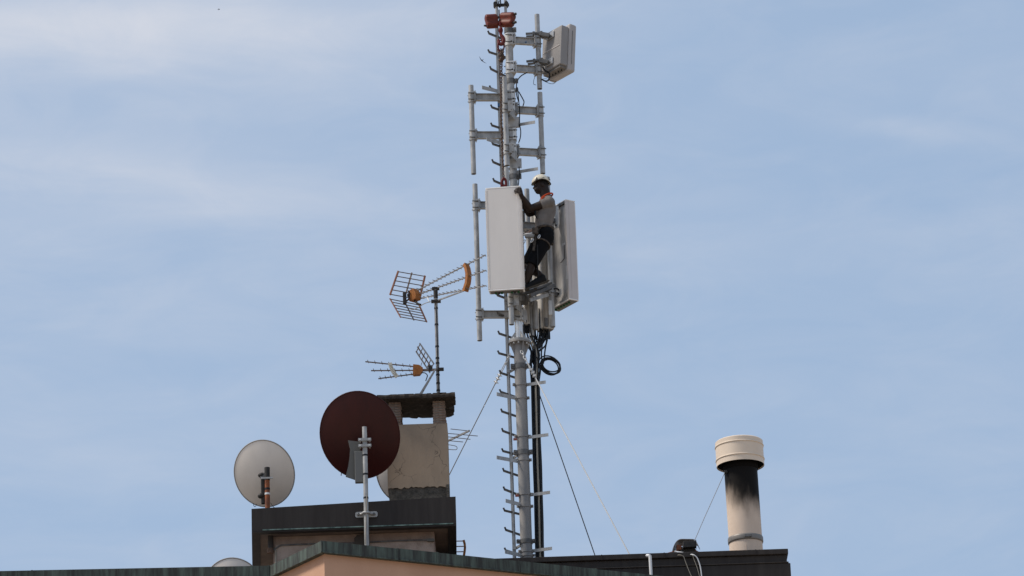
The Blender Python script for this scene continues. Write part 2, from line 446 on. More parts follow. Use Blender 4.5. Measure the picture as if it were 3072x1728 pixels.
# roof deck behind the parapet and the flank walls that close the block
rd = MB(); zd = zp - .9
poly = [wl_[0], wl_[1], wl_[2], wl_[3], V((wl_[3].x, BACK, 0)), V((wl_[0].x, BACK, 0))]
rd.add([V((p.x, p.y + (.31 if i < 4 else 0), zd)) for i, p in enumerate(poly)] + [V((p.x, p.y + (.31 if i < 4 else 0), zd - .3)) for i, p in enumerate(poly)],
       [range(6), range(11, 5, -1)] + [(i, (i + 1) % 6, 6 + (i + 1) % 6, 6 + i) for i in range(6)])
rd.build('roof_deck', roof_m, ab)
for xx in (wl_[0].x + .15, wl_[3].x - .15):
    yy = wl_[0].y + .4 if xx < 0 else wl_[3].y + .4
    MB().box((xx, (yy + BACK) / 2, (zd - .31) / 2), .3, BACK - yy, zd - .31).build('wall', peach, ab)
MB().box(((wl_[0].x + wl_[3].x) / 2, BACK + .152, zd / 2), wl_[3].x - wl_[0].x, .3, zd).build('wall', peach, ab)
# coping: bent copper sheets with lapped seams
cop_in = offset_line(line, -.34)
def coping(i, t0, t1, dz=0.0, out_=0.0, lap=True):
    a, b = line[i], line[i + 1]; ai, bi = cop_in[i], cop_in[i + 1]
    a0 = a + (b - a) * t0; b0 = a + (b - a) * t1; a1 = ai + (bi - ai) * t0; b1 = ai + (bi - ai) * t1
    t = (b - a).normalized(); n = V((t.y, -t.x, 0)) * out_
    a0 = a0 + n; b0 = b0 + n
    zt = zp + dz; zb = zp - cop_h
    mb = MB()
    mb.hexa([V((p.x, p.y, zb)) for p in (a0, b0, b1, a1)] + [V((p.x, p.y, zt)) for p in (a0, b0, b1, a1)])
    # drip edge
    mb.bar(V((a0.x, a0.y, zb + .004)) + n.normalized() * .002 if n.length else V((a0.x, a0.y, zb + .004)), V((b0.x, b0.y, zb + .004)), .018, .018)
    if lap:
        mb.box(V((b0.x, b0.y, (zt + zb) / 2)) - t * .012, .024, .010, zt - zb + .006, t, V((-t.y, t.x, 0)))
    return mb.build('coping_sheet', copper, ab)
for t0, t1, o_ in ((0, .45, .004), (.45, .6006, 0), (.6006, .999, .004)):
    coping(0, t0, t1, out_=o_)
coping(1, .004, .999, lap=True)
cuts = [(.001, .115), (.1155, .175), (.1755, .30), (.3005, .42), (.4205, .545), (.5455, .7), (.7005, 1)]
for k, (t0, t1) in enumerate(cuts):
    coping(2, t0, t1, out_=.003 * (k % 2), dz=.002 * (k % 2))

# ------------------------------------------------------------------ rear block with the dark cornice
E0 = W(1680, 1668.5, 50.8); zc = E0.z
E1 = W(2365, 1663, 50.8)
EL = E0.x - 1.6; ER = E1.x
rb = thing('rear_roof_block', (ER - 2, 52.5, 0), 'dark metal cornice of the rear roof block, under mast and flue', 'roof block')
def cornice(y, z0, z1, x1, nm, m=copper_dark, x0=EL):
    MB().rbox(((x0 + x1) / 2, (y + 53.2) / 2, (z0 + z1) / 2), x1 - x0, 53.2 - y, z1 - z0, .008).build(nm, m, rb)
zz = lambda py: W(2200, py, 50.8).z
cornice(50.80, zc - .072, zc, ER, 'cornice_lip')
cornice(50.835, zc - .175, zc - .0725, ER - .02, 'cornice_band')
cornice(50.80, zc - .192, zc - .1755, ER, 'cornice_ridge')
cornice(50.815, zc - .42, zc - .1925, ER + .022, 'cornice_gutter')
MB().box(((EL + ER) / 2 - .1, 52.3, (zc - .421) / 2), ER - EL - .2, 2.3, zc - .421).build('wall', pent_wall, rb)
MB().box(((EL + ER) / 2, 54.7, zc - .1), ER - EL - .02, 3.0 - .01, .2).build('roof_deck', roof_m, rb)
for px_ in (1805, 1993, 2088, 2268):
    p = W(px_, 1672, 50.797); MB().box((p.x, p.y, zc - .036), .012, .010, .074).build('seam', copper_dark, rb)

# ------------------------------------------------------------------ stair house (roof-top box with copper fascia)
YP = 50.0
fTL, fTR = W(753, 1526.5, YP), W(1367, 1489.5, YP)
fBL, fBR = W(756.5, 1593, YP), W(1369, 1571.5, YP)
xl = (fTL.x + fBL.x) / 2; xr = (fTR.x + fBR.x) / 2
zb_ = (fBL.z + fBR.z) / 2
YB = 52.3
sh = thing('stair_house', ((xl + xr) / 2, 51, zd), 'small rooftop stair house with a broad dark copper fascia, under the chimney', 'stair house')
mb = MB()
KL, KR = -.068, -.022           # the flanks run slightly outwards to the back
XL = lambda y: xl + KL * (y - YP)
XR = lambda y: xr + KR * (y - YP)
mb.hexa([V((xl, YP, zb_)), V((xr, YP, zb_)), V((XR(YB), YB, zb_)), V((XL(YB), YB, zb_)),
         V((xl, YP, fTL.z)), V((xr, YP, fTR.z)), V((XR(YB), YB, fTR.z)), V((XL(YB), YB, fTL.z))])
mb.build('fascia', copper_dark, sh)
MB().box(((xl + xr) / 2 + .05, YP - .004, zb_ + .006), xr - xl - .18, .012, .014).build('patina_edge', copper_green, sh)
# dark metal return under the edge, then recessed plaster soffit
ins = .11
def plate(x00, x10, x11, x01, y0, y1, z0, z1, nm, m):
    MB().hexa([V((x00, y0, z0)), V((x10, y0, z0)), V((x11, y1, z0)), V((x01, y1, z0)), V((x00, y0, z1)), V((x10, y0, z1)), V((x11, y1, z1)), V((x01, y1, z1))]).build(nm, m, sh)
e_ = .002; y1_ = YP + ins
plate(xl + e_, xr - e_, XR(y1_) - e_, XL(y1_) + e_, YP + e_, y1_, zb_ - .023, zb_ - .001, 'eave_return', copper_dark)
plate(XL(y1_) + e_, XL(y1_) + ins, XL(YB) + ins, XL(YB) + e_, y1_ + .001, YB, zb_ - .023, zb_ - .001, 'eave_return', copper_dark)
plate(XR(y1_) - ins, XR(y1_) - e_, XR(YB) - e_, XR(YB) - ins, y1_ + .001, YB, zb_ - .023, zb_ - .001, 'eave_return', copper_dark)
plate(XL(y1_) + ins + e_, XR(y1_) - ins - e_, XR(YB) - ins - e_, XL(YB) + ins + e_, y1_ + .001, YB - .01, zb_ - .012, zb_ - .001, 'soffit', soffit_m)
# front wall
wxl = W(820, 1640, YP + .28).x; wxr = W(1303, 1610, YP + .28).x
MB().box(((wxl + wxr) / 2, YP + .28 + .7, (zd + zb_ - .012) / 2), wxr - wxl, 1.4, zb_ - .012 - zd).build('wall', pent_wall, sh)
# rendered lower part of the wall stands proud, with a conduit along its top
zl = W(1060, 1627, YP + .26).z
MB().box(((wxl + wxr) / 2 + .01, YP + .272, (zd + zl) / 2), wxr - wxl - .04, .03, zl - zd).build('plinth', mat('pale_plaster', (.40, .32, .27), .9, 0, (.27, .215, .18), 7, lo=.42, hi=.68, bump=.35, bscale=50), sh)
cp = [(822, 1649), (832, 1642), (842, 1636.5), (860, 1635), (960, 1631), (1060, 1629), (1200, 1622), (1300, 1620)]
MB().tube(curve([W(a, b, YP + .245) for a, b in cp], 4), .011, 6).build('conduit', galv_dark, sh)
p = W(1292, 1620.5, YP + .235); MB().box(p, .10, .04, .035).build('junction_box', brk_grey, sh)
a, b = W(812, 1600, YP + .22), W(806, 1650, YP + .22)
MB().cyl((a.x, a.y, a.z), (a.x, a.y, b.z), .036, n=14).build('downpipe', copper_dark, sh)
MB().cyl((a.x - .008, a.y, b.z + .02), (a.x - .008, a.y, b.z - .045), .043, n=14).build('downpipe_collar', mat('brown_clay', (.17, .10, .065), .85, 0, (.09, .06, .045), 20), sh)
MB().cyl((a.x + .062, a.y + .03, W(812, 1650, YP + .25).z), (a.x + .062, a.y + .03, zd), .012, n=8).build('downpipe', cable_grey, sh)
p = W(1086, 1622, YP + .235)
MB().prism([(-.10, -.09), (.10, -.09), (.10, .05), (.04, .08), (-.06, .075), (-.10, .03)], p, V((1, 0, 0)), UP, .06).build('wall_lamp_box', mat('brown_box', (.06, .05, .043), .8), sh)

# ------------------------------------------------------------------ chimney
YC = 50.75
cbl, cbr = W(1162, 1499, YC), W(1348, 1490, YC)
ctr, ctl = W(1341, 1268, YC), W(1157, 1276, YC)
x0, x1 = (cbl.x + ctl.x) / 2 + .01, (cbr.x + ctr.x) / 2
zt = ctr.z - .005
DC = .62
zlow = W(1250, 1462, YC).z
zbase = fTR.z - .30
ch = thing('chimney', ((x0 + x1) / 2, YC + DC / 2, zbase), 'plastered chimney with brick corner piers and a crumbling concrete cap', 'chimney')
def plaster(z0, z1, gx, name, m, wob=0.0):
    """shaft block with an uneven lower edge"""
    mb = MB(); n = 26; f = []; 
    rnd = random.Random(3)
    xs = [x0 - gx + (x1 - x0 + 2 * gx) * i / n for i in range(n + 1)]
    zs = [z0 + wob * (rnd.random() - .5) for _ in xs]
    A = [V((x, YC - gx, z)) for x, z in zip(xs, zs)]; B = [V((x, YC - gx, z1)) for x in xs]
    A2 = [V((x, YC + DC + gx, z)) for x, z in zip(xs, zs)]; B2 = [V((x, YC + DC + gx, z1)) for x in xs]
    k = n + 1; vv = A + B + A2 + B2
    for i in range(n):
        f += [(i, i + 1, k + i + 1, k + i), (2 * k + i + 1, 2 * k + i, 3 * k + i, 3 * k + i + 1),
              (k + i, k + i + 1, 3 * k + i + 1, 3 * k + i), (2 * k + i, 2 * k + i + 1, i + 1, i)]
    f += [(0, k, 3 * k, 2 * k), (n, 2 * k + n, 3 * k + n, k + n)]
    return mb.add(vv, f).build(name, m, ch)
plaster(zlow, zt, 0, 'plaster_shaft', chim_m, .03)
plaster(zbase, zlow + .06, -.018, 'cement_base', chim_low)
MB().box((x1 - .012, YC - .002, (zbase + zlow) / 2 + .02), .045, .04, zlow - zbase).build('cement_base', chim_low, ch)
# little hip left on the right shoulder of the shaft
# brick piers
pz0 = zt; pz1 = W(1320, 1206, YC).z + .03
bw = .165; rows = 9; bh = (pz1 - pz0) / rows
brick_me = MB().rbox((0, 0, 0), .090, .078, bh - .010, .005, seg=1).mesh('brick'); brick_me.materials.append(brick_m)
for cx_ in (x0 + .115, x1 - .105):
    for cy_ in (YC + .10, YC + DC - .10):
        core = MB().box((cx_, cy_, (pz0 + pz1) / 2 + .0), bw - .018, bw - .018, pz1 - pz0).build('pier', mortar_m, ch)
        for r_ in range(rows):
            zc_ = pz0 + bh * (r_ + .5)
            offs = ((-.0385, -.0435), (.0435, -.0385), (.0385, .0435), (-.0435, .0385))
            for q, (ox, oy) in enumerate(offs):
                ang = 0 if (q % 2 == 0) == (r_ % 2 == 0) else math.pi / 2
                if r_ % 2: ox, oy = -ox, oy
                inst('brick', brick_me, core, (cx_ + ox * .95 + random.uniform(-.003, .003), cy_ + oy * .95, zc_),
                     (0, random.uniform(-.03, .03), ang + random.uniform(-.06, .06)))
# cap slab with a broken edge
sl = MB(); rnd = random.Random(5)
capL = W(1130, 1196, YC - .12); capR = W(1367, 1189, YC - .12)
sx0, sx1 = capL.x, capR.x; sy0, sy1 = YC - .13, YC + DC + .11
out2 = []
def edge(a, b, n, amp):
    for i in range(n):
        t = i / n; q = V(a) + (V(b) - V(a)) * t
        out2.append((q.x + rnd.uniform(-amp, amp), q.y + rnd.uniform(-amp, amp)))
edge((sx0, sy0, 0), (sx1, sy0, 0), 22, .010); edge((sx1, sy0, 0), (sx1 - .02, sy0 + .42, 0), 8, .012)
out2.append((sx1 - .10, sy0 + .47)); out2.append((sx1 - .085, sy0 + .55)); out2.append((sx1 - .03, sy0 + .57))
edge((sx1 - .035, sy0 + .62, 0), (sx1 - .04, sy1, 0), 3, .01)
edge((sx1 - .05, sy1, 0), (sx0, sy1, 0), 20, .028); edge((sx0, sy1, 0), (sx0, sy0, 0), 10, .014)
zs0, zs1 = pz1 - .004, pz1 + .055
n = len(out2)
bot = [V((x, y, zs0 + rnd.uniform(-.006, .006))) for x, y in out2]
midr = [V((x + rnd.uniform(-.005, .005), y - .004, (zs0 + zs1) / 2)) for x, y in out2]
top = [V((x, y + .006, zs1 + rnd.uniform(-.007, .005))) for x, y in out2]
ctrp = [V(((sx0 + sx1) / 2, (sy0 + sy1) / 2, zs0)), V(((sx0 + sx1) / 2, (sy0 + sy1) / 2, zs1))]
sl.add(bot + midr + top + ctrp,
       [(i, (i + 1) % n, n + (i + 1) % n, n + i) for i in range(n)] + [(n + i, n + (i + 1) % n, 2 * n + (i + 1) % n, 2 * n + i) for i in range(n)]
       + [(3 * n, (i + 1) % n, i) for i in range(n)] + [(3 * n + 1, 2 * n + i, 2 * n + (i + 1) % n) for i in range(n)])
sl.build('cap_slab', slab_m, ch)
for k in range(7):   # loose crumbs and roof felt on the cap
    qx = sx0 + (sx1 - sx0) * (.2 + .11 * k) + rnd.uniform(-.04, .04)
    MB().rbox((qx, sy0 + .05, zs1 + .004), .05 + rnd.random() * .10, .05, .012 + rnd.random() * .010, .003, seg=1).build('crumb', slab_m, ch)

# ------------------------------------------------------------------ satellite dishes (seen from behind)
def dish(name, cpx, cpy, Y, w_px, h_px, mater, label, yaw_deg, depth=.13, tilt=R(30), rim_m=None):
    """shallow offset dish whose bowl opens away from the street"""
    c = W(cpx, cpy, Y)
    mpp = (Y / math.cos(PITCH)) / FPX
    rx = w_px * mpp / 2; ry = h_px * mpp / 2
    nrm = V((math.sin(R(yaw_deg)) * math.cos(tilt), math.cos(R(yaw_deg)) * math.cos(tilt), math.sin(tilt)))   # looking direction
    ux = V((0, 0, 1)).cross(nrm).normalized() * -1; uy = ux.cross(nrm).normalized()
    if uy.z < 0: uy = -uy
    root = thing(name, c, label, 'satellite dish', 'satellite dishes on the roof')
    # fit radii so that the outline in the picture has the given size
    proj = lambda v: V((v.dot(crt), v.dot(cup)))
    a = rx / math.sqrt(proj(ux).x ** 2 + 1e-9); b_ = ry / math.sqrt(proj(uy).y ** 2 + 1e-9)
    mb = MB(); n = 56; m = 9; vv = []
    th = .006
    for side in (0, 1):
        for j in range(m + 1):
            q = j / m
            for i in range(n):
                t = 2 * math.pi * i / n
                dep = depth * (q * q - 1) + (th if side else 0)
                vv.append(c + ux * a * q * math.cos(t) + uy * b_ * q * math.sin(t) + nrm * dep)
    ff = []
    k = (m + 1) * n
    for j in range(m):
        for i in range(n):
            ff.append((j * n + i, j * n + (i + 1) % n, (j + 1) * n + (i + 1) % n, (j + 1) * n + i))
            ff.append((k + j * n + i, k + (j + 1) * n + i, k + (j + 1) * n + (i + 1) % n, k + j * n + (i + 1) % n))
    mb.add(vv, ff, True)
    mb.build('reflector', mater, root)
    rim = MB(); pts = []
    for i in range(n + 1):
        t = 2 * math.pi * i / n; pts.append(c + ux * a * 1.004 * math.cos(t) + uy * b_ * 1.004 * math.sin(t) + nrm * .002)
    rim.tube(pts, .009, 6, cap=False); rim.build('rim', rim_m or mater, root)
    # feed arm and receiver head on the hidden side
    foot = c - uy * b_ * .97; tip = c + nrm * .48 - uy * b_ * .52
    MB().bar(foot, tip, .03, .04).build('feed_arm', brk_grey, root)
    MB().cyl(tip, tip - (nrm - uy * .3).normalized() * .09, .03, .028, 12).build('receiver_head', white_plastic, root)
    return root, c, ux, uy, nrm, a, b_

# brown dish
br, c, ux, uy, nr, da, db = dish('satellite_dish', 1079.5, 1305, 50.22, 234, 258, maroon, 'large dark maroon satellite dish on a galvanised pole, in front of the chimney', 8, depth=.11)
def vpole(px, py, ytop, ybot, Y):
    """foot x of a vertical pole and its end heights read from the picture"""
    x = W(px, py, Y).x
    return x, W(px, ytop, Y).z, W(px, ybot, Y).z
px_, z1_, z0_ = vpole(1097, 1455, 1281, 1640, 49.93)
MB().pipe((px_, 49.93, zd), (px_, 49.93, z1_), .031, .005).build('pole', galv, br)
for yy in (1366, 1423, 1494):
    q = W(1095, yy, 49.93); MB().cyl((px_, 49.93, q.z - .012), (px_, 49.93, q.z + .012), .034, n=16).build('tape_band', tape, br)
# back bracket: flared plate plus channel
o = W(1068, 1378, 49.985)
fl = [(-.10, .26), (.06, .24), (.06, -.24), (.03, -.30), (-.14, -.24), (-.105, -.10), (-.085, .02), (-.075, .14)]
MB().prism(fl, o, V((1, .12, 0)).normalized(), UP, .012).build('back_bracket', brk_grey, br)
o2 = W(1078, 1405, 49.97)
a = W(1080, 1355, 49.965); b = W(1078, 1449, 49.965)
MB().rbox(((a.x + b.x) / 2, 49.965, (a.z + b.z) / 2), .125, .07, a.z - b.z, .008).build('bracket_channel', mat('bracket_lighter_grey', (.13, .13, .125), .5, .1), br)
for yy in (1319, 1337):
    q = W(1094, yy, 49.90)
    MB().box((px_ + .0, 49.895, q.z), .17, .025, .036).build('pole_clamp', galv, br)
    for s_ in (-1, 1): MB().cyl((px_ + s_ * .06, 49.875, q.z), (px_ + s_ * .06, 49.99, q.z), .011, n=8).build('bolt', galv_new, br)
q = W(1101, 1541, 49.95)
MB().prism([(-.145, -.02), (-.13, -.038), (.13, -.038), (.145, -.02), (.145, .02), (.13, .038), (-.13, .038), (-.145, .02)], (px_, 49.988, q.z), V((1, 0, 0)), UP, .012).build('fascia_clamp', galv, br)
st = [(-.12, 49.972), (-.065, 49.968), (-.045, 49.93), (-.03, 49.893), (.03, 49.893), (.045, 49.93), (.065, 49.968), (.12, 49.972)]
MB().tube([V((px_ + a_, y_, q.z)) for a_, y_ in st], .018, 8).build('fascia_clamp', galv, br)
for s_ in (-1, 1): MB().cyl((px_ + s_ * .10, 49.98, q.z), (px_ + s_ * .10, 49.95, q.z), .016, n=8).build('bolt', galv_dark, br)
MB().tube(curve([W(1096, 1450, 49.965) + V((.03, 0, 0)), W(1100, 1500, 49.89), W(1098, 1560, 49.89), W(1097, 1600, 49.89), W(1096, 1632, 49.89)], 5), .006, 6).build('cable', cable_grey, br)
MB().cyl(c - uy * db * .80 - ux * da * .55 - nr * .05, c - uy * db * .88 - ux * da * .57 - nr * .06, .006, n=6).build('bolt', dark_iron, br)

# white dish on the rusty pole
wd, c, ux, uy, nr, da, db = dish('satellite_dish', 793, 1420.5, 50.55, 177, 197, dish_w, 'off-white satellite dish on a rusty orange pole, left of the maroon dish', 8, depth=.10, rim_m=dish_rim)
px_, z1_, z0_ = vpole(802, 1465, 1405, 1530, 50.2)
zr = fTL.z + (fTR.z - fTL.z) * (px_ - xl) / (xr - xl)
MB().cyl((px_, 50.2, zr - .05), (px_, 50.2, z1_), .0325, n=18).build('pole', rust, wd)
q1, q2 = W(802, 1441, 50.2), W(802, 1405, 50.2)
MB().cyl((px_, 50.2, q1.z), (px_, 50.2, q2.z + .01), .036, n=18).build('pole_cap', dark_iron, wd)
for yy in (1467, 1482):
    q = W(803, yy, 50.2); MB().cyl((px_, 50.2, q.z - .013), (px_, 50.2, q.z + .013), .036, n=18).build('pole_band', galv_new if yy > 1475 else tape, wd)
for yy in (1437,):
    q = W(800, yy, 50.2); MB().bar((px_ - .08, 50.155, q.z), (px_ + .075, 50.155, q.z), .02, .022).build('pole_clamp', galv, wd)
a, b = W(788, 1425, 50.24), W(788, 1511, 50.24)
MB().rbox((a.x - .0, 50.26, (a.z + b.z) / 2), .05, .06, a.z - b.z, .012).build('back_bracket', dark_iron, wd)
q = W(786, 1426, 50.25); MB().ell(q, .055, .05, .035).build('back_bracket', dark_iron, wd)
q = W(783, 1488, 50.25); MB().ell(q, .045, .05, .035).build('back_bracket', dark_iron, wd)
q = W(795, 1428, 50.24); MB().bar(q + V((-.06, 0, 0)), q + V((.06, -.02, 0)), .05, .06).build('tilt_bracket', galv_dark, wd)
for pp in ([(760, 1511), (762, 1518), (766, 1520), (770, 1512)], [(812, 1508), (816, 1516), (822, 1522), (826, 1524)]):
    MB().tube(curve([W(x_, y_, 50.3) for x_, y_ in pp], 4), .004, 5).build('cable', rubber, wd)

# dish half hidden behind the chimney, and the one peeping over the left coping
hd = dish('satellite_dish', 1214, 1415, 51.75, 166, 192, dish_w, 'pale satellite dish mostly hidden behind the chimney and maroon dish', 8, rim_m=dish_rim)[0]
q = W(1214, 1430, 51.6); MB().cyl((q.x, 51.6, fTR.z - .45), (q.x, 51.6, q.z), .03).build('pole', galv, hd)
ld = dish('satellite_dish', 702, 1775, 49.9, 178, 198, dish_w, 'pale satellite dish whose top edge peeps over the left coping', 8, rim_m=dish_rim)[0]
q = W(702, 1790, 49.7); MB().cyl((q.x, 49.7, zd), (q.x, 49.7, q.z + .1), .03).build('pole', galv, ld)

# ================================================================== TV AERIALS
YA = 51.15
px_ = W(1311, 1028, YA).x
za = W(1306, 866, YA).z
am = thing('aerial_pole', (px_, YA, zs1), 'thin grey pole with black tape bands standing on the chimney cap', 'pole')
MB().cyl((px_, YA, zs1 - .04), (px_, YA, za), .0235, n=12).build('tube', tv_alu, am)
for yy in (925, 974, 1040, 1075, 1090, 1125, 1150, 1172):
    q = W(1311, yy, YA).z; MB().cyl((px_, YA, q - .012), (px_, YA, q + .012), .027, n=12).build('tape_band', tape, am)
MB().cyl((px_, YA, W(1308, 895, YA).z), (px_, YA, W(1308, 872, YA).z), .03, n=12).build('clamp', dark_iron, am)
MB().tube(curve([W(1304, 907, YA - .03), W(1309, 935, YA - .03), W(1311, 1000, YA - .03), W(1313, 1080, YA - .03), W(1318, 1185, YA - .03)], 5), .008, 6).build('cable', rubber, am)

def tv_aerial(root, booms, nd, ddir, dlen, skip=(), rad=.0070, boom_m=tv_alu, dir_m=tv_dark):
    dme = MB().bar(V(ddir) * (-dlen / 2), V(ddir) * (dlen / 2), .0065, .0065).mesh('director'); dme.materials.append(dir_m)
    for a, b in booms:
        bo = MB().bar(a, b, rad * 2, rad * 2).build('boom', boom_m, root)
        for k in range(nd):
            t = (k + .6) / nd
            p = a + (b - a) * t
            inst('director', dme, bo, p + V((0, 0, .006)))

# upper aerial: three booms coming forward to the right
Ymast = YA
d45 = V((.70, .714, 0)).normalized()
A1, A2, A3 = W(1250, 872, 51.42), W(1256, 883, 51.42), W(1258, 896, 51.42)
B1, B2, B3 = W(1456, 765, 50.42), W(1458, 811, 50.42), W(1458, 857, 50.42)
ua = thing('television_aerial', A2, 'large three-boom television aerial with orange parts, pointing right towards the mast', 'aerial', 'television aerials on the roof')
tv_aerial(ua, [(A1, B1), (A2, B2), (A3, B3)], 17, d45, .095)
q = W(1243, 886, 51.43)
bd = (B2 - A2).normalized(); bl = V((bd.x, bd.y, 0)).normalized(); bs = UP.cross(bl)
MB().prism([(-.07, -.055), (-.045, -.085), (.075, -.075), (.085, .0), (.03, .085), (-.04, .075), (-.07, .04)], q, bl, UP, .10).build('dipole_box', orange_p, ua)
arc = [(1397, 793), (1402, 805), (1405, 820), (1405, 835), (1403, 850), (1399, 862), (1396, 873)]
pa = [W(x_, y_, 51.42 - 1.0 * (x_ - 1250) / 207) for x_, y_ in arc]
mb = MB()
for i in range(len(pa) - 1): mb.bar(pa[i], pa[i + 1] + (pa[i + 1] - pa[i]) * .12, .075, .045, bl)
mb.build('boom_brace', orange_p, ua)
# reflector wings
def wing(root, c4, nr_, side_m, rung_m, spine=True, side=True):
    """c4: near-hinge left, near-hinge right, outer right, outer left"""
    hl, hr, orr, ol = c4
    if side:
        for a, b in ((hl, ol), (hr, orr)): MB().bar(a, b, .030, .016).build('reflector_side', side_m, root)
    for k in range(nr_):
        t = (k + .15) / (nr_ - .7)
        t = min(max(t, .0), 1.0)
        MB().bar(hl + (ol - hl) * t, hr + (orr - hr) * t, .010, .010).build('reflector_rod', rung_m, root)
    if spine:
        a = (hl + hr) / 2; b = (ol + orr) / 2; MB().bar(a, b + (b - a) * .03, .016, .016).build('reflector_spine', rung_m, root)
yl, yr = 51.42 - .12, 51.42 + .19
wing(ua, (W(1170, 885, yl), W(1258, 901, yr), W(1275, 827, yr - .04), W(1195, 813, yl - .04)), 6, orange_rust, tv_dark)
wing(ua, (W(1170, 896, yl), W(1257, 914, yr), W(1280, 966, yr - .04), W(1202, 952, yl - .04)), 7, orange_rust, tv_dark)
MB().bar(W(1222, 886, 51.45), W(1256, 883, 51.42), .03, .035).build('rear_bracket', dark_iron, ua)
MB().rbox(W(1214, 895, 51.40), .05, .05, .17, .01).build('rear_bracket', dark_iron, ua)
MB().tube(curve([W(1224, 872, 51.4), W(1228, 878, 51.4), W(1227, 895, 51.4), W(1219, 904, 51.4)], 5), .011, 6).build('rear_bracket', dark_iron, ua)
MB().box(W(1307, 866, YA), .10, .05, .035).build('pole_clamp', dark_iron, ua)
MB().bar(W(1306, 904, YA), W(1392, 872, 50.74), .017, .017).build('support_strut', tv_alu, ua)
MB().box(W(1308, 904, YA - .02), .13, .07, .03).build('pole_clamp', dark_iron, ua)
MB().tube(curve([W(1244, 902, 51.4), W(1252, 910, 51.35), W(1262, 914, 51.3)], 5), .014, 6).build('cable', rubber, ua)
MB().tube(curve([W(1228, 925, 51.4), W(1238, 929, 51.35), W(1255, 922, 51.3), W(1275, 910, 51.25), W(1298, 905, 51.15), W(1304, 912, 51.1), W(1308, 925, 51.1)], 5), .005, 6).build('cable', cable_grey, ua)
MB().tube(curve([W(1272, 892, 51.2), W(1282, 893, 51.2), W(1286, 902, 51.15), W(1292, 906, 51.15)], 5), .006, 6).build('cable', rope_w, ua)

# lower aerial: three booms pointing left
YL = YA - .02
la = thing('television_aerial', W(1300, 1110, YL), 'smaller three-boom television aerial with a cream brace, low on the chimney pole', 'aerial', 'television aerials on the roof')
tv_aerial(la, [(W(1243, 1100, YL), W(1096, 1085, YL - .05)), (W(1262, 1111, YL), W(1113, 1112, YL - .05)), (W(1244, 1122, YL), W(1135, 1136, YL - .05))], 7, V((.08, .99, 0)).normalized(), .13, boom_m=tv_dark)
MB().bar(W(1330, 1108, YL - .02), W(1262, 1111, YL), .028, .028).build('boom', tv_dark, la)
MB().rbox(W(1322, 1108, YL - .04), .085, .05, .04, .006).build('pole_clamp', dark_iron, la)
q = W(1253, 1111, YL)
MB().prism([(-.068, -.055), (-.055, -.075), (.03, -.068), (.07, -.02), (.07, .025), (.02, .065), (-.06, .075)], q, V((1, .05, 0)).normalized(), UP, .085).build('dipole_box', orange_p, la)
arc = [(1170, 1090), (1173, 1101), (1178, 1112), (1185, 1123), (1191, 1130)]
pa = curve([W(x_, y_, YL - .07) for x_, y_ in arc], 3); mb = MB()
for i in range(len(pa) - 1): mb.bar(pa[i] - (pa[i + 1] - pa[i]) * .12, pa[i + 1] + (pa[i + 1] - pa[i]) * .12, .035, .05, V((1, 0, 0)))
mb.build('boom_brace', cream_p, la)
h1, h2 = W(1302, 1092, YL - .17), W(1290, 1118, YL + .19)
t1_, t2_ = W(1259, 1030, YL - .17), W(1248, 1054, YL + .19)
wing(la, (h1, h2, t2_, t1_), 6, tv_alu, tv_dark)
g1, g2 = W(1300, 1107, YL - .17), W(1300, 1107, YL - .17) + V((-.0, .10, 0))
k1 = W(1257, 1187, YL - .17)
wing(la, (g1 + V((.03, 0, 0)), V((g1.x + .01, g2.y, g1.z)), k1 + V((0, .10, 0)), k1), 5, tv_alu, tv_dark, spine=False)
MB().rbox(W(1291, 1105, YL), .06, .05, .08, .01).build('rear_bracket', dark_iron, la)
MB().tube(curve([W(1264, 1118, YL - .03), W(1275, 1119, YL - .05), W(1282, 1126, YL - .06), W(1280, 1135, YL - .05), W(1277, 1143, YL - .05)], 5), .007, 6).build('cable', rubber, la)
MB().bar(W(1263, 1097, YL - .05), W(1265, 1088, YL - .05), .008, .008).build('director', tv_dark, la)

# aerial behind the chimney
YV = 52.2
va = thing('television_aerial', W(1300, 1340, YV), 'bare rod television aerial sticking out right behind the chimney', 'aerial', 'television aerials on the roof')
bA, bB = W(1300, 1344, YV + .1), W(1408, 1292, YV - .55)
MB().bar(bA, bB, .022, .022).build('boom', tv_alu, va)
for a_, b_ in (((1352, 1287), (1405, 1292.5)), ((1330, 1299), (1433, 1308)), ((1330, 1309), (1411, 1318)), ((1330, 1320.5), (1389, 1326))):
    t = (b_[0] - 1300) / 108
    y_ = YV - .3
    MB().bar(W(*a_, y_ - .1), W(*b_, y_ + .1), .008, .008).build('element', tv_dark, va)
MB().tube(curve([W(1320, 1330, YV - .1), W(1345, 1334, YV - .06), W(1366, 1338, YV), W(1371, 1343, YV), W(1368, 1349, YV), W(1345, 1348, YV - .06), W(1320, 1344, YV - .1)], 5), .005, 6).build('folded_dipole', tv_alu, va)
MB().cyl((bA.x, YV + .1, fTR.z - .4), (bA.x, YV + .1, bA.z + .1), .02, n=10).build('pole', tv_alu, va)

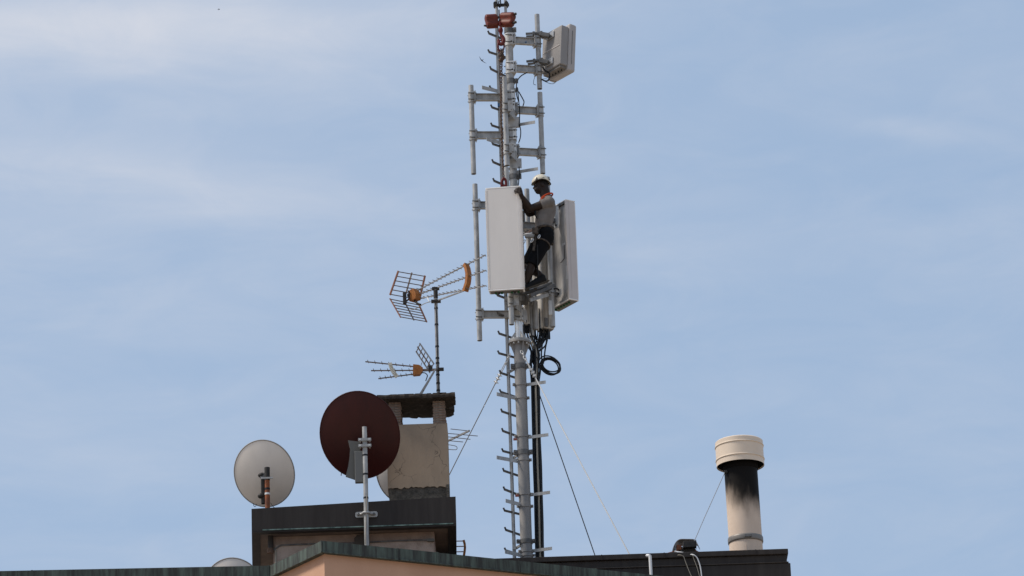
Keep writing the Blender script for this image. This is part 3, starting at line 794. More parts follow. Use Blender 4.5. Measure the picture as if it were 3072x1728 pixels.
# aerial low behind the stair house, only its orange end shows
YO = 51.3
oa = thing('television_aerial', W(1330, 1640, YO), 'low television aerial, its curved orange brace showing right of the stair house', 'aerial', 'television aerials on the roof')
for yy in (1623, 1639, 1655):
    MB().bar(W(1300, yy + 2, YO + .02), W(1392, yy, YO), .011, .011).build('boom', orange_rust, oa)
pa = [W(x_, y_, YO) for x_, y_ in ((1391, 1621), (1394, 1632), (1395, 1642), (1394, 1653), (1392, 1666), (1390, 1672))]; mb = MB()
for i in range(len(pa) - 1): mb.bar(pa[i], pa[i + 1] + (pa[i + 1] - pa[i]) * .1, .04, .03, V((1, 0, 0)))
mb.build('boom_brace', orange_p, oa)
q = W(1310, 1650, YO + .04); MB().cyl((q.x, YO + .05, zd), (q.x, YO + .05, q.z + .2), .02, n=10).build('pole', tv_alu, oa)

# ================================================================== RADIO MAST
YM = 53.0
xm = (W(1579, 1649, YM).x + W(1531.5, 244, YM).x + W(1556.5, 985, YM).x) / 3
MZ = lambda py: W(1555, py, YM).z + 0.0     # heights read at the mast
def mz(py):                                 # height on the mast axis for a picture row
    lo, hi = 0.0, 60.0
    for _ in range(40):
        mid = (lo + hi) / 2
        p = V((xm, YM, mid)) - CAM
        y = 864.0 - FPX * p.dot(cup) / p.dot(fwd)
        if y > py: lo = mid
        else: hi = mid
    return lo
ms = thing('radio_mast', (xm, YM, zc), 'tall grey tubular radio mast with climbing rail and mounting pipes', 'mast')
zf = mz(1027)
MB().cyl((xm, YM, zc - .02), (xm, YM, zf), .0815, n=28).build('lower_tube', mast_paint, ms)
MB().pipe((xm, YM, zf + .02), (xm, YM, mz(78)), .0555, .006, 24).build('upper_tube', galv, ms)
MB().cyl((xm, YM, mz(1022)), (xm, YM, mz(960)), .0575, n=24).build('bright_sleeve', mat('polished_sleeve', (.78, .77, .75), .25, .45, (.60, .60, .59), 10, (1, 1, .2)), ms)
MB().cyl((xm, YM, zf), (xm, YM, zf + .022), .158, n=32).build('flange', galv, ms)
MB().cyl((xm, YM, zf - .024), (xm, YM, zf - .001), .158, n=32).build('flange', mast_paint, ms)
for k in range(4):
    t = 2 * math.pi * k / 4 + .42; d = V((math.cos(t), math.sin(t), 0))
    MB().prism([(.05, .0), (.135, .0), (.135, .02), (.06, .125), (.05, .125)], (xm, YM, zf + .0225), d, UP, .010).build('gusset', galv, ms)
    MB().prism([(.078, .0), (.14, .0), (.14, -.03), (.083, -.17), (.078, -.17)], (xm, YM, zf - .0245), d, UP, .010).build('gusset', mast_paint, ms)
    for t in (t + .5, t + 1.05):
      d = V((math.cos(t), math.sin(t), 0)) * .128
      MB().cyl((xm + d.x, YM + d.y, zf - .05), (xm + d.x, YM + d.y, zf + .045), .012, n=8).build('bolt', galv_new, ms)

def collar(z, r, h=.05, ear=(1, 0), m=galv, earlen=.05):
    mb = MB(); mb.cyl((xm, YM, z - h / 2), (xm, YM, z + h / 2), r + .009, n=26)
    for e in ear if isinstance(ear[0], tuple) else (ear,):
        d = V((e[0], e[1], 0)).normalized()
        mb.box(V((xm, YM, z)) + d * (r + earlen / 2), earlen + .012, .035, h * .9, d, V((-d.y, d.x, 0)))
        mb.cyl(V((xm, YM, z)) + d * (r + earlen * .65) - V((-d.y, d.x, 0)) * .04, V((xm, YM, z)) + d * (r + earlen * .65) + V((-d.y, d.x, 0)) * .04, .011, n=8)
    return mb.build('collar', m, ms)
rl, ru = .0815, .0555
for yy, m_, hh in ((1359, galv_dark, .07), (1626, galv_dark, .06), (1101, galv_dark, .075)):
    collar(mz(yy), rl, hh, ((1, -.3), (-1, -.35)), m_)
for yy in (1195, 1381, 1520, 1155, 1310, 1484, 1655, 1667):
    collar(mz(yy), rl, .038, ((-1, -.3), (1, -.1)), mast_paint, .028)
for yy in (92, 245, 272, 380, 522, 532, 888):
    collar(mz(yy), ru, .075 if yy in (92, 245, 532) else .05, ((1, -.25),), galv_dark if yy in (92, 532, 245) else galv)

# climbing rail with rungs, standing left of the mast
YR = YM + .03
xr_ = W(1526, 1150, YR).x
mb = MB(); zr0, zr1 = zc, mz(40)
for (ox, oy, w_, d_) in ((-.0225, 0, .005, .05), (.0225, .008, .005, .034), (-.004, -.0225, .030, .005), (0, .0225, .039, .005)):
    mb.box((xr_ + ox, YR + oy, (zr0 + zr1) / 2), w_, d_, zr1 - zr0)
rail = mb.build('climbing_rail', galv, ms)
def rz(py):
    lo, hi = 0.0, 60.0
    for _ in range(40):
        mid = (lo + hi) / 2; p = V((xr_ - .12, YR - .13, mid)) - CAM
        y = 864.0 - FPX * p.dot(cup) / p.dot(fwd)
        if y > py: lo = mid
        else: hi = mid
    return lo
rd_ = V((-.125, -.150, 0))
rung = MB()
pp = [-rd_ * 1.12, V((0, 0, 0)), rd_ * .86]
rung.bar(-rd_ * 1.12, rd_ * .88, .024, .026)
rung.bar(rd_ * .86 + V((0, 0, -.004)), rd_ * 1.0 + V((0, 0, .036)), .022, .014)
rung.bar(-rd_ * 1.10 + V((0, 0, -.004)), -rd_ * 1.24 + V((0, 0, .036)), .022, .014)
rung_me = rung.mesh('rung'); rung_me.materials.append(step_steel)
za_, zb2 = rz(99), rz(1651)
for k in range(28):
    inst('rung', rung_me, rail, (xr_, YR, zb2 + (za_ - zb2) * k / 27 + random.uniform(-.006, .006)), (random.uniform(-.05, .05), random.uniform(-.05, .05), random.uniform(-.09, .09)))
# standoffs that tie the rail to the mast
for yy in (1106, 1366, 1636, 310, 455, 890):
    z = mz(yy); r_ = rl if yy > 1030 else ru
    s_ = MB().bar((xm - r_, YM, z), (xr_ + .02, YR, z - .03), .03, .03)
    s_.box((xr_, YR - .03, z - .03), .05, .03, .05); s_.build('rail_standoff', galv, rail)

# flat cable brackets
def bracket(tip, ytip_px, side, h=.055):
    z0 = None
def flat(pxtip, pytip, Yt, py_mast, r_, h=.052, th=.007, m=galv):
    tip = W(pxtip, pytip, Yt); z = tip.z
    d = V((tip.x - xm, Yt - YM, 0)).normalized()
    a = V((xm, YM, z)) + d * (r_ - .004)
    mb = MB().bar(a, tip, th, h)
    mb.cyl(a + d * .03 - V((-d.y, d.x, 0)) * .02, a + d * .03 + V((-d.y, d.x, 0)) * .02, .010, n=8)
    mb.build('cable_bracket', m, ms)
for px2, py2, r_ in ((1446, 262, ru), (1460, 417, ru)): flat(px2, py2, YM - .30, 0, r_, .055)
for px2, py2, r_ in ((1490, 1182, rl), (1490, 1372, rl), (1517, 1502, rl), (1515, 1655, rl)): flat(px2, py2, YM - .27, 0, r_, .052)
for px2, py2, r_, y_ in ((1605, 366, ru, -.12), (1614, 506, ru, -.12), (1637, 1146, rl, -.12), (1645, 1304, rl, -.12), (1650, 1477, rl, -.12), (1656, 1645, rl, -.12)):
    flat(px2, py2, YM + y_, 0, r_, .045)
for yy in (1321, 1490):
    q = mz(yy); MB().box((xm - .105, YM - .06, q), .05, .02, .03).build('red_tag', mat('faded_red_tag', (.28, .09, .07), .7), ms)

# mounting pipes
def mpipe(px, py, yt, yb, Y, r=.0365, m=galv):
    x = W(px, py, Y).x
    zt_, zb3 = W(px + (yt - py) * .034, yt, Y).z, W(px + (yb - py) * .034, yb, Y).z
    ob = MB().pipe((x, Y, zb3), (x, Y, zt_), r, .005, 22).build('mounting_pipe', m, ms)
    return x, Y, ob
def clampon(ob, x, Y, z, r, d, h=.165, m=galv):
    """bent strap round a pipe, bolted to a plate on the arm side (direction d)"""
    d = V((d[0], d[1], 0)).normalized(); s_ = V((-d.y, d.x, 0)); c_ = V((x, Y, z))
    mb = MB(); mb.cyl(c_ - UP * h / 2, c_ + UP * h / 2, r + .009, n=22)
    mb.box(c_ + d * (r + .020), .008, 2 * r + .062, h, d, s_)
    mb.box(c_ + d * (r + .004), .007, 2 * r + .058, h * .97, d, s_)
    for e in (-1, 1):
        mb.box(c_ + d * (r * .45) + s_ * e * (r + .006), r * 1.1, .008, h * .96, d, s_)
    o = mb.build('clamp', m, ob)
    bt = MB()
    for e in (-1, 1):
        for v_ in (-.29, .29):
            b_ = c_ + s_ * e * (r + .017) + UP * h * v_
            bt.cyl(b_ - d * (r + .012), b_ + d * (r + .035), .0085, n=8)
            bt.cyl(b_ + d * (r - .012), b_ + d * (r + .001), .015, n=6)
    if ob is ms: bt.build('clamp_bolts', galv_dark, o, kind='stuff')
    else:
        # third level is the deepest: bolts join the strap's own pipe as a sibling
        bt.build('clamp_bolts', galv_dark, ob, kind='stuff')
    return o
def arm(a, b, h=.105, w_=.062, m=galv, parent=ms):
    a = V(a); b = V(b); mb = MB()
    mb.bar(a, b, .007, h - .0162)
    for s_ in (-1, 1): mb.bar(a + UP * s_ * (h / 2 - .004), b + UP * s_ * (h / 2 - .004), w_, .008)
    for e, q in ((a, 1), (b, -1)):     # end plates
        d = (b - a).normalized() * q
        mb.bar(e - d * .005, e + d * .005, .10, h + .04)
    return mb.build('mounting_arm', m, parent)

def side_mount(px, py, yt, yb, Y, arm_rows, r_=.0365, from_r=ru, yaw=0.0, clamp_m=galv):
    x, Y, ob = mpipe(px, py, yt, yb, Y, r_)
    for (ya) in arm_rows:
        # row is read at the arm's pipe end
        z = W(px, ya, Y).z
        d = V((xm - x, YM - Y, 0)).normalized()
        arm(V((x, Y, z)) + d * (r_ + .012), V((xm, YM, z)) - d * (from_r + .014))
        clampon(ob, x, Y, z, r_, (d.x, d.y), m=clamp_m)
        clampon(ms, xm, YM, z, from_r, (-d.x, -d.y), h=.185, m=galv_new if ya in (126, 210) else galv)
        q = MB().box((xm + .030, YM - from_r - .014, z), .046, .007, .175)
        q.box((xm + .052, YM - from_r - .004, z), .006, .028, .18)
        q.build('clamp_plate', galv_new, ms)
        q = MB()
        for v_ in (-.05, .05): q.cyl((xm + .034, YM - from_r - .030, z + v_), (xm + .034, YM - from_r - .012, z + v_), .011, n=8)
        q.build('clamp_bolts', dark_iron, ms, kind='stuff')
    return x, Y, ob
L1 = side_mount(1417, 390, 257, 522, YM - .05, (292, 406))
L2 = side_mount(1432, 788, 553, 1022, YM - .05, (616, 944))
R1 = side_mount(1615, 156, 44, 267, YM + .10, (126, 210))
R2 = side_mount(1624, 400, 278, 521, YM + .10, (334, 459))
R3 = side_mount(1650, 757, 532, 981, YM + .18, (684, 872))
# front pipes on stub plates
def front_mount(px, py, yt, yb, Y, rows):
    x, Y, ob = mpipe(px, py, yt, yb, Y)
    for ya in rows:
        z = W(px, ya, Y).z
        d = V((xm - x, YM - Y, 0)); L = d.length; d.normalize(); s_ = V((-d.y, d.x, 0))
        for e in (-1, 1):
            MB().bar(V((x, Y, z)) + d * .03 + s_ * e * .045, V((xm, YM, z)) - d * .03 + s_ * e * .065, .008, .155).build('stub_plate', galv, ms)
        MB().prism([(-.10, .02), (.10, .02), (.10, -.13), (-.04, -.13), (-.10, -.05)], V((xm + .02, YM - .07, z - .05)), V((1, 0, 0)), UP, .008).build('stub_plate', galv, ms)
        clampon(ob, x, Y, z, .0365, (.94, .34), h=.16)
        q = MB().box(V((x + .075, Y - .052, z)), .075, .008, .15)
        for v_ in (-.05, .05): q.cyl(V((x + .085, Y - .075, z + v_)), V((x + .085, Y - .03, z + v_)), .010, n=8)
        q.build('clamp_plate', galv, ob)
    return x, Y, ob
M1 = front_mount(1517, 365, 231, 497, YM - .36, (323, 448))
M2 = front_mount(1527, 740, 503, 974, YM - .36, (640, 905))
P4 = mpipe(1588, 784, 568, 1008, YM + .32)
for ya in (690, 905):
    z = W(1588, ya, YM + .32).z
    clampon(P4[2], P4[0], P4[1], z, .0365, (-.6, -.8)); arm((P4[0] - .02, P4[1] - .04, z), (xm + .03, YM + .05, z))
# plates and struts in the shaded cluster where the rigger stands
zs_ = mz(905)
MB().prism([(-.10, .09), (.12, .09), (.12, -.09), (-.02, -.09), (-.10, .0)], V((xm + .02, YM - .10, zs_)), V((1, 0, 0)), UP, .010).build('stub_plate', galv_dark, ms)
clampon(ms, xm, YM, mz(944), ru, (.9, -.3), h=.20, m=galv_new)
MB().rbox(W(1569, 648, YM - .2), .055, .03, .155, .004).build('clamp_plate', galv_dark, ms)
fp = [W(1576, 884, YM - .30), W(1660, 858, YM + .05)]
foot = MB()
foot.bar(W(1560, 880, YM - .34), W(1650, 866, YM + .02), .09, .05); foot.bar(W(1590, 888, YM - .42), W(1662, 856, YM + .02), .045, .045)
foot.bar(W(1606, 866, YM - .36), W(1652, 850, YM + .10), .05, .03)
foot.build('foot_bracket', step_steel, ms)
MB().bar(W(1560, 893, YM - .2), W(1590, 896, YM + .1), .05, .09).build('foot_bracket', galv_dark, ms)
MB().bar(W(1590, 900, YM - .3), W(1645, 884, YM + .05), .02, .05).build('foot_bracket', galv, ms)
MB().cyl(W(1604, 905, YM + .3), W(1604, 905, YM + .3) - UP * .42, .042, n=16).build('mounting_pipe', galv, ms)
q = W(1650, 905, YM + .13); MB().rbox((q.x, q.y, q.z - .09), .05, .02, .22, .006).build('clamp_plate', galv_new, ms)
# gin pole above the hoist
q = W(1505, 20, YM - .25)
for ox in (-.055, .075):
    MB().pipe((W(1501, 20, YM - .18).x + ox, YM - .18, mz(60)), (W(1501, 20, YM - .18).x + ox, YM - .18, mz(-60)), .020, .004, 12).build('gin_pole', galv, ms)
z = mz(30)
MB().bar((xr_ - .03, YM - .18, z), (xm + .02, YM - .18, z), .05, .03).build('gin_pole_clamp', dark_iron, ms)
for ox in (-.07, .09):
    MB().cyl((W(1501, 30, YM - .2).x + ox, YM - .26, z), (W(1501, 30, YM - .2).x + ox, YM - .12, z), .028, n=10).build('bolt', dark_iron, ms)
MB().tube(curve([W(1497, 2, YM - .22), W(1496, 12, YM - .22), W(1499, 22, YM - .22), W(1502, 12, YM - .22), W(1500, -8, YM - .22)], 5), .010, 6).build('lifting_sling', rubber, ms)
q = W(1578, 127, YM + .05); MB().rbox(q + V((0, -.006, 0)), .024, .006, .02, .002).build('blue_mark', blue_m, ms)
q = W(1496, 315, YR - .05); MB().box(q, .03, .02, .05).build('blue_mark', blue_m, ms)
# thin jumper leads down the mast
for pts in ([(1582, 217), (1563, 228), (1552, 243), (1549, 262), (1550, 285), (1556, 305)],
            [(1556, 275), (1568, 296), (1572, 306), (1569, 318)],
            [(1558, 372), (1562, 392), (1561, 412), (1556, 428)], [(1552, 262), (1556, 300), (1559, 340), (1557, 380)],
            [(1557, 500), (1558, 520), (1556, 545), (1554, 560)], [(1609, 222), (1602, 238), (1601, 252), (1608, 255)]):
    MB().tube(curve([W(a_, b_, YM - .07) for a_, b_ in pts], 6), .0085 if pts[0] != (1609, 222) else .004, 6).build('jumper_lead', rubber, ms)

# ================================================================== PANEL ANTENNAS
# front panel being hoisted
YF = YM - .62
pTL, pTR = W(1455, 566, YF + .02), W(1563, 560, YF - .03)
pBL = W(1461, 873, YF + .02)
aw = V((pTR.x - pTL.x, -.05, 0)); wdt = aw.length; aw.normalize()
dn = V((-aw.y, aw.x, 0))           # pointing away from the street
if dn.y < 0: dn = -dn
cx = (pTL + pTR) / 2; H = pTL.z - pBL.z
TH = .135
cpan = V((cx.x, cx.y, pTL.z - H / 2)) + dn * TH / 2
f1 = thing('panel_antenna', cpan - UP * H / 2, 'large pale grey panel antenna seen face-on, hanging from the chain hoist', 'antenna', 'panel antennas on the mast')
MB().rbox(cpan, wdt - .03, TH, H, .022, aw, dn, seg=3).build('radome', radome, f1)
rb_ = MB()
nrib = 92
for k in range(nrib):
    z = cpan.z - H / 2 + .03 + (H - .06) * k / (nrib - 1)
    for s_ in (-1, 1):
        wr_ = .030 if s_ < 0 else .066
        c_ = cpan + aw * s_ * (wdt / 2 - wr_ / 2 + .001); c_ = V((c_.x, c_.y, z)) - dn * .012
        rb_.box(c_, wr_, TH - .018, .0085, aw, dn)
rb_.build('cooling_ribs', radome_rib, f1, kind='stuff')
# rounded right edge strip
for s_ in (-1, 1):
    c_ = cpan + aw * s_ * (wdt / 2 - .022) + dn * .01
    MB().rbox(c_, .034, TH - .06, H - .03, .012, aw, dn).build('edge_strip', radome, f1)
MB().rbox(cpan + UP * (H / 2 - .001), wdt - .012, TH + .006, .022, .008, aw, dn).build('end_cap', radome_rib, f1)
MB().rbox(cpan - UP * (H / 2 - .004), wdt - .012, TH + .006, .020, .008, aw, dn).build('end_cap', radome_rib, f1)
MB().box(cpan - UP * (H / 2 + .008), wdt - .06, TH - .035, .008, aw, dn).build('connector_plate', under, f1)
for k, t in enumerate((-.30, -.22, -.14, .06, .14, .22, .32)):
    if k == 3: continue
    q = cpan - UP * (H / 2 + .012) + aw * t * wdt
    MB().cyl(q, q - UP * .02, .017, n=10).build('connector', port_green if k % 2 == 0 else dark_iron, f1)
MB().cyl(cpan + aw * (wdt / 2 - .045) - dn * (TH / 2 + .003) + UP * (H / 2 - .09), cpan + aw * (wdt / 2 - .045) - dn * (TH / 2 - .01) + UP * (H / 2 - .09), .008, n=8).build('screw', dark_iron, f1)
MB().box(cpan + dn * (TH / 2 + .03) + UP * .45, .20, .06, .10, aw, dn).build('rear_bracket', galv, f1)
MB().box(cpan + dn * (TH / 2 + .03) - UP * .45, .20, .06, .10, aw, dn).build('rear_bracket', galv, f1)
MB().bar(cpan + UP * (H / 2 + .005) + dn * .02 - aw * .05, cpan + UP * (H / 2 + .005) + dn * .02 + aw * .05, .03, .02).build('lifting_lug', galv_dark, f1)

# right-hand panel seen from its back corner
yn = YM + .05
nT = W(1700.5, 598, yn); nB = W(1705, 897, yn)
wdir = V((-.55, .835, 0)).normalized(); tdir = V((.835, .55, 0)).normalized()
H2 = nT.z - nB.z; W2 = .50; T2 = .155
xq = (nT.x + nB.x) / 2
corner = V((xq, yn, (nT.z + nB.z) / 2))
c2 = corner + wdir * W2 / 2 + tdir * T2 / 2
f2 = thing('panel_antenna', c2 - UP * H2 / 2, 'panel antenna seen edge-on with its metal back open, right of the person', 'antenna', 'panel antennas on the mast')
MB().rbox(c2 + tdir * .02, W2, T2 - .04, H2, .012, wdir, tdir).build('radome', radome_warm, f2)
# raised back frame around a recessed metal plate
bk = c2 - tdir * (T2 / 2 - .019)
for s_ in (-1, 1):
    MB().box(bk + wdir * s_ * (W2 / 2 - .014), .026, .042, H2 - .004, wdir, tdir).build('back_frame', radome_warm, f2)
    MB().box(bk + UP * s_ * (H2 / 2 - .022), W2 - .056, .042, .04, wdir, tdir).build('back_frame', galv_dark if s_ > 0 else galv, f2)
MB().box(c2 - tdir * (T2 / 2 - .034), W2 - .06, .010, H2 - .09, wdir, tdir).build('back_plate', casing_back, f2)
MB().rbox(c2 + UP * (H2 / 2 - .004), W2 + .008, T2 + .006, .018, .006, wdir, tdir).build('end_cap', radome_rib, f2)
MB().rbox(c2 - UP * (H2 / 2 - .004), W2 + .008, T2 + .006, .020, .006, wdir, tdir).build('end_cap', radome_rib, f2)
MB().box(c2 - UP * (H2 / 2 + .009), W2 - .03, T2 - .03, .008, wdir, tdir).build('connector_plate', under, f2)
for k in range(6):
    q = c2 - UP * (H2 / 2 + .012) + wdir * (-.17 + .068 * k) - tdir * .03
    MB().cyl(q, q - UP * .022, .018, n=10).build('connector', port_green, f2)
rb_ = MB()
for k in range(88):
    z = c2.z - H2 / 2 + .03 + (H2 - .06) * k / 87
    q = c2 + tdir * (T2 / 2 + .003); rb_.box(V((q.x, q.y, z)) - wdir * (W2 / 2 - .03), .05, .012, .0085, wdir, tdir)
rb_.build('cooling_ribs', radome_rib, f2, kind='stuff')
bp_ = c2 - tdir * (T2 / 2 - .02)
# tilt brackets, labels and pencil marks on the plate
for (zz_, nm) in ((.42, 'tilt_bracket'), (-.62, 'tilt_bracket')):
    q = bp_ - tdir * .055 + UP * zz_ - wdir * .05
    MB().prism([(-.055, .27 if zz_ > 0 else .06), (.055, .30 if zz_ > 0 else .06), (.055, -.01), (.03, -.045), (-.03, -.045), (-.055, -.01)], q, wdir, UP, .012).build(nm, mat('zinc_strap', (.66, .65, .63), .5), f2)
    MB().cyl(q - tdir * .02, q + tdir * .01, .014, n=8).build('bolt', dark_iron, f2)
q = bp_ - tdir * .05 + UP * .70 + wdir * .09; MB().rbox(q, .05, .06, .12, .006, wdir, tdir).build('tilt_bracket', galv_dark, f2)
q = bp_ + tdir * .0085 + UP * .12 - wdir * .12; MB().box(q, .07, .004, .035, wdir, tdir).build('white_sticker', white_plastic, f2)
q = bp_ + tdir * .0085 - UP * .32 - wdir * .17; MB().box(q, .03, .004, .20, wdir, tdir).build('white_sticker', white_plastic, f2)
MB().tube([bp_ + tdir * .004 + UP * .11 - wdir * .13, bp_ + tdir * .004 - UP * .10 - wdir * .13, bp_ + tdir * .004 - UP * .13 - wdir * .02], .004, 5).build('earth_lead', rubber, f2)
q = bp_ - tdir * .03 - UP * .64 - wdir * .05
MB().tube(curve([q + V((0, 0, .06)), q + V((-.06, -.05, .09)), q + V((-.13, -.05, .05)), q + V((-.15, 0, -.10))], 5), .012, 6).build('jumper_lead', rubber, f2)
MB().bar(c2 - tdir * (T2 / 2 + .02) + UP * .50, V((R3[0] + .03, R3[1], c2.z + .50)), .05, .06).build('mount_strut', galv_dark, f2)
MB().bar(c2 - tdir * (T2 / 2 + .02) - UP * .62, V((R3[0] + .03, R3[1], c2.z - .62)), .05, .06).build('mount_strut', galv_dark, f2)

# upper right antenna box, seen from behind and below
yn = YM - .12
nT = W(1682, 73, yn); nB = W(1684, 195, yn)
wdir = V((-.60, .80, 0)); tdir = V((.80, .60, 0))
H3 = nT.z - nB.z; W3 = .46; T3 = .262
corner = V(((nT.x + nB.x) / 2, yn, (nT.z + nB.z) / 2))
c3 = corner + wdir * W3 / 2 + tdir * T3 / 2
f3 = thing('panel_antenna', c3 - UP * H3 / 2, 'short deep grey antenna box at the top right of the mast', 'antenna', 'panel antennas on the mast')
tl = R(5)     # down-tilt of the whole box
th_ = (tdir * math.cos(tl) - UP * math.sin(tl)); tu = (UP * math.cos(tl) + tdir * math.sin(tl))
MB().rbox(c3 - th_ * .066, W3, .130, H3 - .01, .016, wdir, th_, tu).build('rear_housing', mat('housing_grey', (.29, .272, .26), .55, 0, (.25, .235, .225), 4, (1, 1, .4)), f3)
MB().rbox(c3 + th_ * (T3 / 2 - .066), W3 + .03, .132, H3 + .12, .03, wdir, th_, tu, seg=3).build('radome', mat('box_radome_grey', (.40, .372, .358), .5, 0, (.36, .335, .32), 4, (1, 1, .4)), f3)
bk = c3 - th_ * (T3 / 2 + .002)
MB().box(bk + tu * .0, W3 - .06, .010, .010, wdir, th_, tu).build('panel_joint', radome_warm, f3)
MB().box(c3 - wdir * (W3 / 2 + .0145) + th_ * .055, .006, .010, H3 - .10, wdir, th_, tu).build('panel_joint', galv_dark, f3)
MB().box(c3 - th_ * .045 - tu * (H3 / 2 + .006), W3 - .05, .13, .05, wdir, th_, tu).build('connector_plate', under, f3)
for k in range(5):
    q = c3 - tu * (H3 / 2 + .02) + wdir * (-.14 + .07 * k) - th_ * .04
    MB().cyl(q, q - tu * .035, .010, n=8).build('connector', dark_iron, f3)
for zz_ in (.5, -.5):
    zq = (.225 if zz_ > 0 else -.20)
    hp = bk + tu * zq + wdir * .02
    MB().rbox(hp - th_ * .012, .16, .02, .10, .004, wdir, th_, tu).build('hinge_plate', alu_hw, f3)
    pp_ = V((R1[0], R1[1], hp.z + .03))
    MB().bar(hp - th_ * .02 - tu * .02, pp_ + (hp - pp_).normalized() * .03, .13, .055).build('tilt_bracket', galv_dark, f3)
    MB().bar(hp - th_ * .02 - tu * .05 + wdir * .04, pp_ + V((.06, .04, -.035)), .03, .03).build('tilt_bracket', alu_hw, f3)
    dd = (pp_ - hp); dd.z = 0; dd.normalize(); sd2 = V((-dd.y, dd.x, 0))
    for e in (-1, 1):
        MB().bar(pp_ + sd2 * e * .05 - dd * .08, pp_ + sd2 * e * .05 + dd * .17, .03, .026).build('clamp_rod', galv_dark, f3)
    MB().rbox(pp_ + dd * .055, .14, .035, .055, .006, sd2, dd).build('pole_clamp', galv_dark, f3)
    MB().rbox(pp_ - dd * .055, .14, .035, .055, .006, sd2, dd).build('pole_clamp', galv_dark, f3)
MB().tube(curve([W(1648, 219, YM - .0), W(1648, 230, YM), W(1645, 241, YM), W(1636, 243, YM + .02), W(1625, 238, YM + .05)], 6), .011, 8).build('jumper_lead', rubber, f3)
MB().tube(curve([W(1668, 245, YM), W(1660, 251, YM), W(1648, 250, YM), W(1634, 244, YM + .02), W(1626, 240, YM + .05)], 6), .004, 5).build('jumper_lead', rubber, f3)
MB().tube(curve([W(1668, 244, YM), W(1652, 241, YM), W(1638, 236, YM), W(1628, 237, YM + .03)], 6), .003, 5).build('jumper_lead', rubber, f3)
MB().tube(curve([W(1628, 200, YM), W(1632, 208, YM), W(1638, 214, YM), W(1648, 218, YM)], 6), .014, 6).build('jumper_lead', rubber, f3)

# radio units behind the rigger
def unit(pxl, pxr, yt, yb, Y, label, D=.16, yaw=.30):
    a, b = W(pxl, yb, Y), W(pxr, yb, Y); t = W((pxl + pxr) / 2 - .034 * (yb - yt) / 2, yt, Y)
    w_ = (b.x - a.x); h_ = t.z - a.z; ax_ = V((math.cos(yaw), math.sin(yaw), 0)); ay_ = V((-math.sin(yaw), math.cos(yaw), 0))
    c_ = V(((a.x + b.x) / 2, Y + D / 2, a.z + h_ / 2))
    u = thing('radio_unit', c_ - UP * h_ / 2, label, 'radio unit', 'radio units on the mast')
    MB().rbox(c_, w_, D, h_, .008, ax_, ay_).build('casing', unit_beige, u)
    for k in range(3):
        MB().box(c_ - ay_ * (D / 2 + .006) + ax_ * (w_ * (-.34 + .34 * k)), .012, .016, h_ - .06, ax_, ay_).build('cooling_fin', unit_beige, u)
    MB().box(c_ - ay_ * (D / 2 + .010) - UP * (h_ / 2 - .08) - ax_ * w_ * .30, w_ * .30, .02, .13, ax_, ay_).build('name_plate', galv_dark, u)
    MB().box(c_ - UP * (h_ / 2 + .006), w_ - .03, D - .03, .012, ax_, ay_).build('connector_plate', under, u)
    for k in range(4):
        q = c_ - UP * (h_ / 2 + .01) + ax_ * w_ * (-.33 + .22 * k)
        MB().cyl(q, q - UP * .11, .016, n=8).build('connector', rubber, u)
    return u
unit(1618, 1655, 636, 985, YM + .36, 'tall beige radio unit behind the person and the right pipe', D=.20, yaw=.55)
unit(1597, 1618, 630, 905, YM + .50, 'narrow beige radio unit glimpsed between the person and the mast', D=.12, yaw=.4)
unit(1572, 1588, 905, 972, YM + .2, 'small beige radio unit just right of the bright mast sleeve', D=.1, yaw=.2)

# ================================================================== CHAIN HOIST
YH = YM - .42
hc = W(1500, 62, YH)
ho = thing('chain_hoist', hc, 'red two-drum chain hoist with hook and long chain at the mast top', 'hoist')
def drum(p_left, p_right, r_, nm='drum'):
    """two parallel lobes joined by a waist, lying across the mast"""
    d = (p_right - p_left); L = d.length; d.normalize(); up_ = UP - d * UP.dot(d); up_.normalize(); bk_ = d.cross(up_)
    prof = []
    for k in range(48):
        t = 2 * math.pi * (k + .5) / 48
        # figure-of-eight outline: two round lobes with a waist between them
        yv = math.sin(t) * r_ * 1.92; q_ = abs(yv) / r_ - .92
        xv = max(math.sqrt(max(0, 1 - q_ * q_)), .80 if abs(yv) < r_ * .5 else 0) * r_ * math.copysign(1, math.cos(t))
        prof.append((xv, yv))
    mb = MB(); n_ = len(prof); rings = []
    for s_, sc_ in ((0, .80), (.05, .96), (.10, 1), (.90, 1), (.95, .96), (1, .80)):
        rings += [p_left + d * L * s_ + bk_ * x_ * sc_ + up_ * y_ * sc_ for x_, y_ in prof]
    ff = [(j * n_ + i, j * n_ + (i + 1) % n_, (j + 1) * n_ + (i + 1) % n_, (j + 1) * n_ + i) for j in range(5) for i in range(n_)]
    mb.add(rings, ff, True); mb.add(rings[:n_], [list(range(n_))]); mb.add(rings[-n_:], [list(range(n_))])
    return mb.build(nm, hoist_red, ho)
drum(W(1458, 65, YH - .03), W(1492, 63, YH + .02), .0565)
drum(W(1502, 60, YH + .04), W(1540, 59, YH - .10), .058)
for yy in (44, 69): q = W(1539, yy, YH - .10); MB().cyl(q, q + V((.045, -.03, 0)), .019, n=10).build('bolt', dark_iron, ho)
q = W(1459, 78, YH - .06); MB().cyl(q, q + V((-.03, -.02, 0)), .014, n=8).build('bolt', dark_iron, ho)
MB().cyl(W(1489, 52, YH), W(1505, 52, YH), .02, n=10).build('axle', dark_iron, ho)
MB().bar(W(1497, 30, YH), W(1498, 60, YH), .02, .03).build('suspension_link', galv_dark, ho)
MB().rbox(W(1500, 72, YH - .05), .03, .03, .06, .008).build('suspension_link', deep_red, ho)
MB().ell(W(1502, 91, YH - .06), .034, .034, .052).build('hook_block', deep_red, ho)
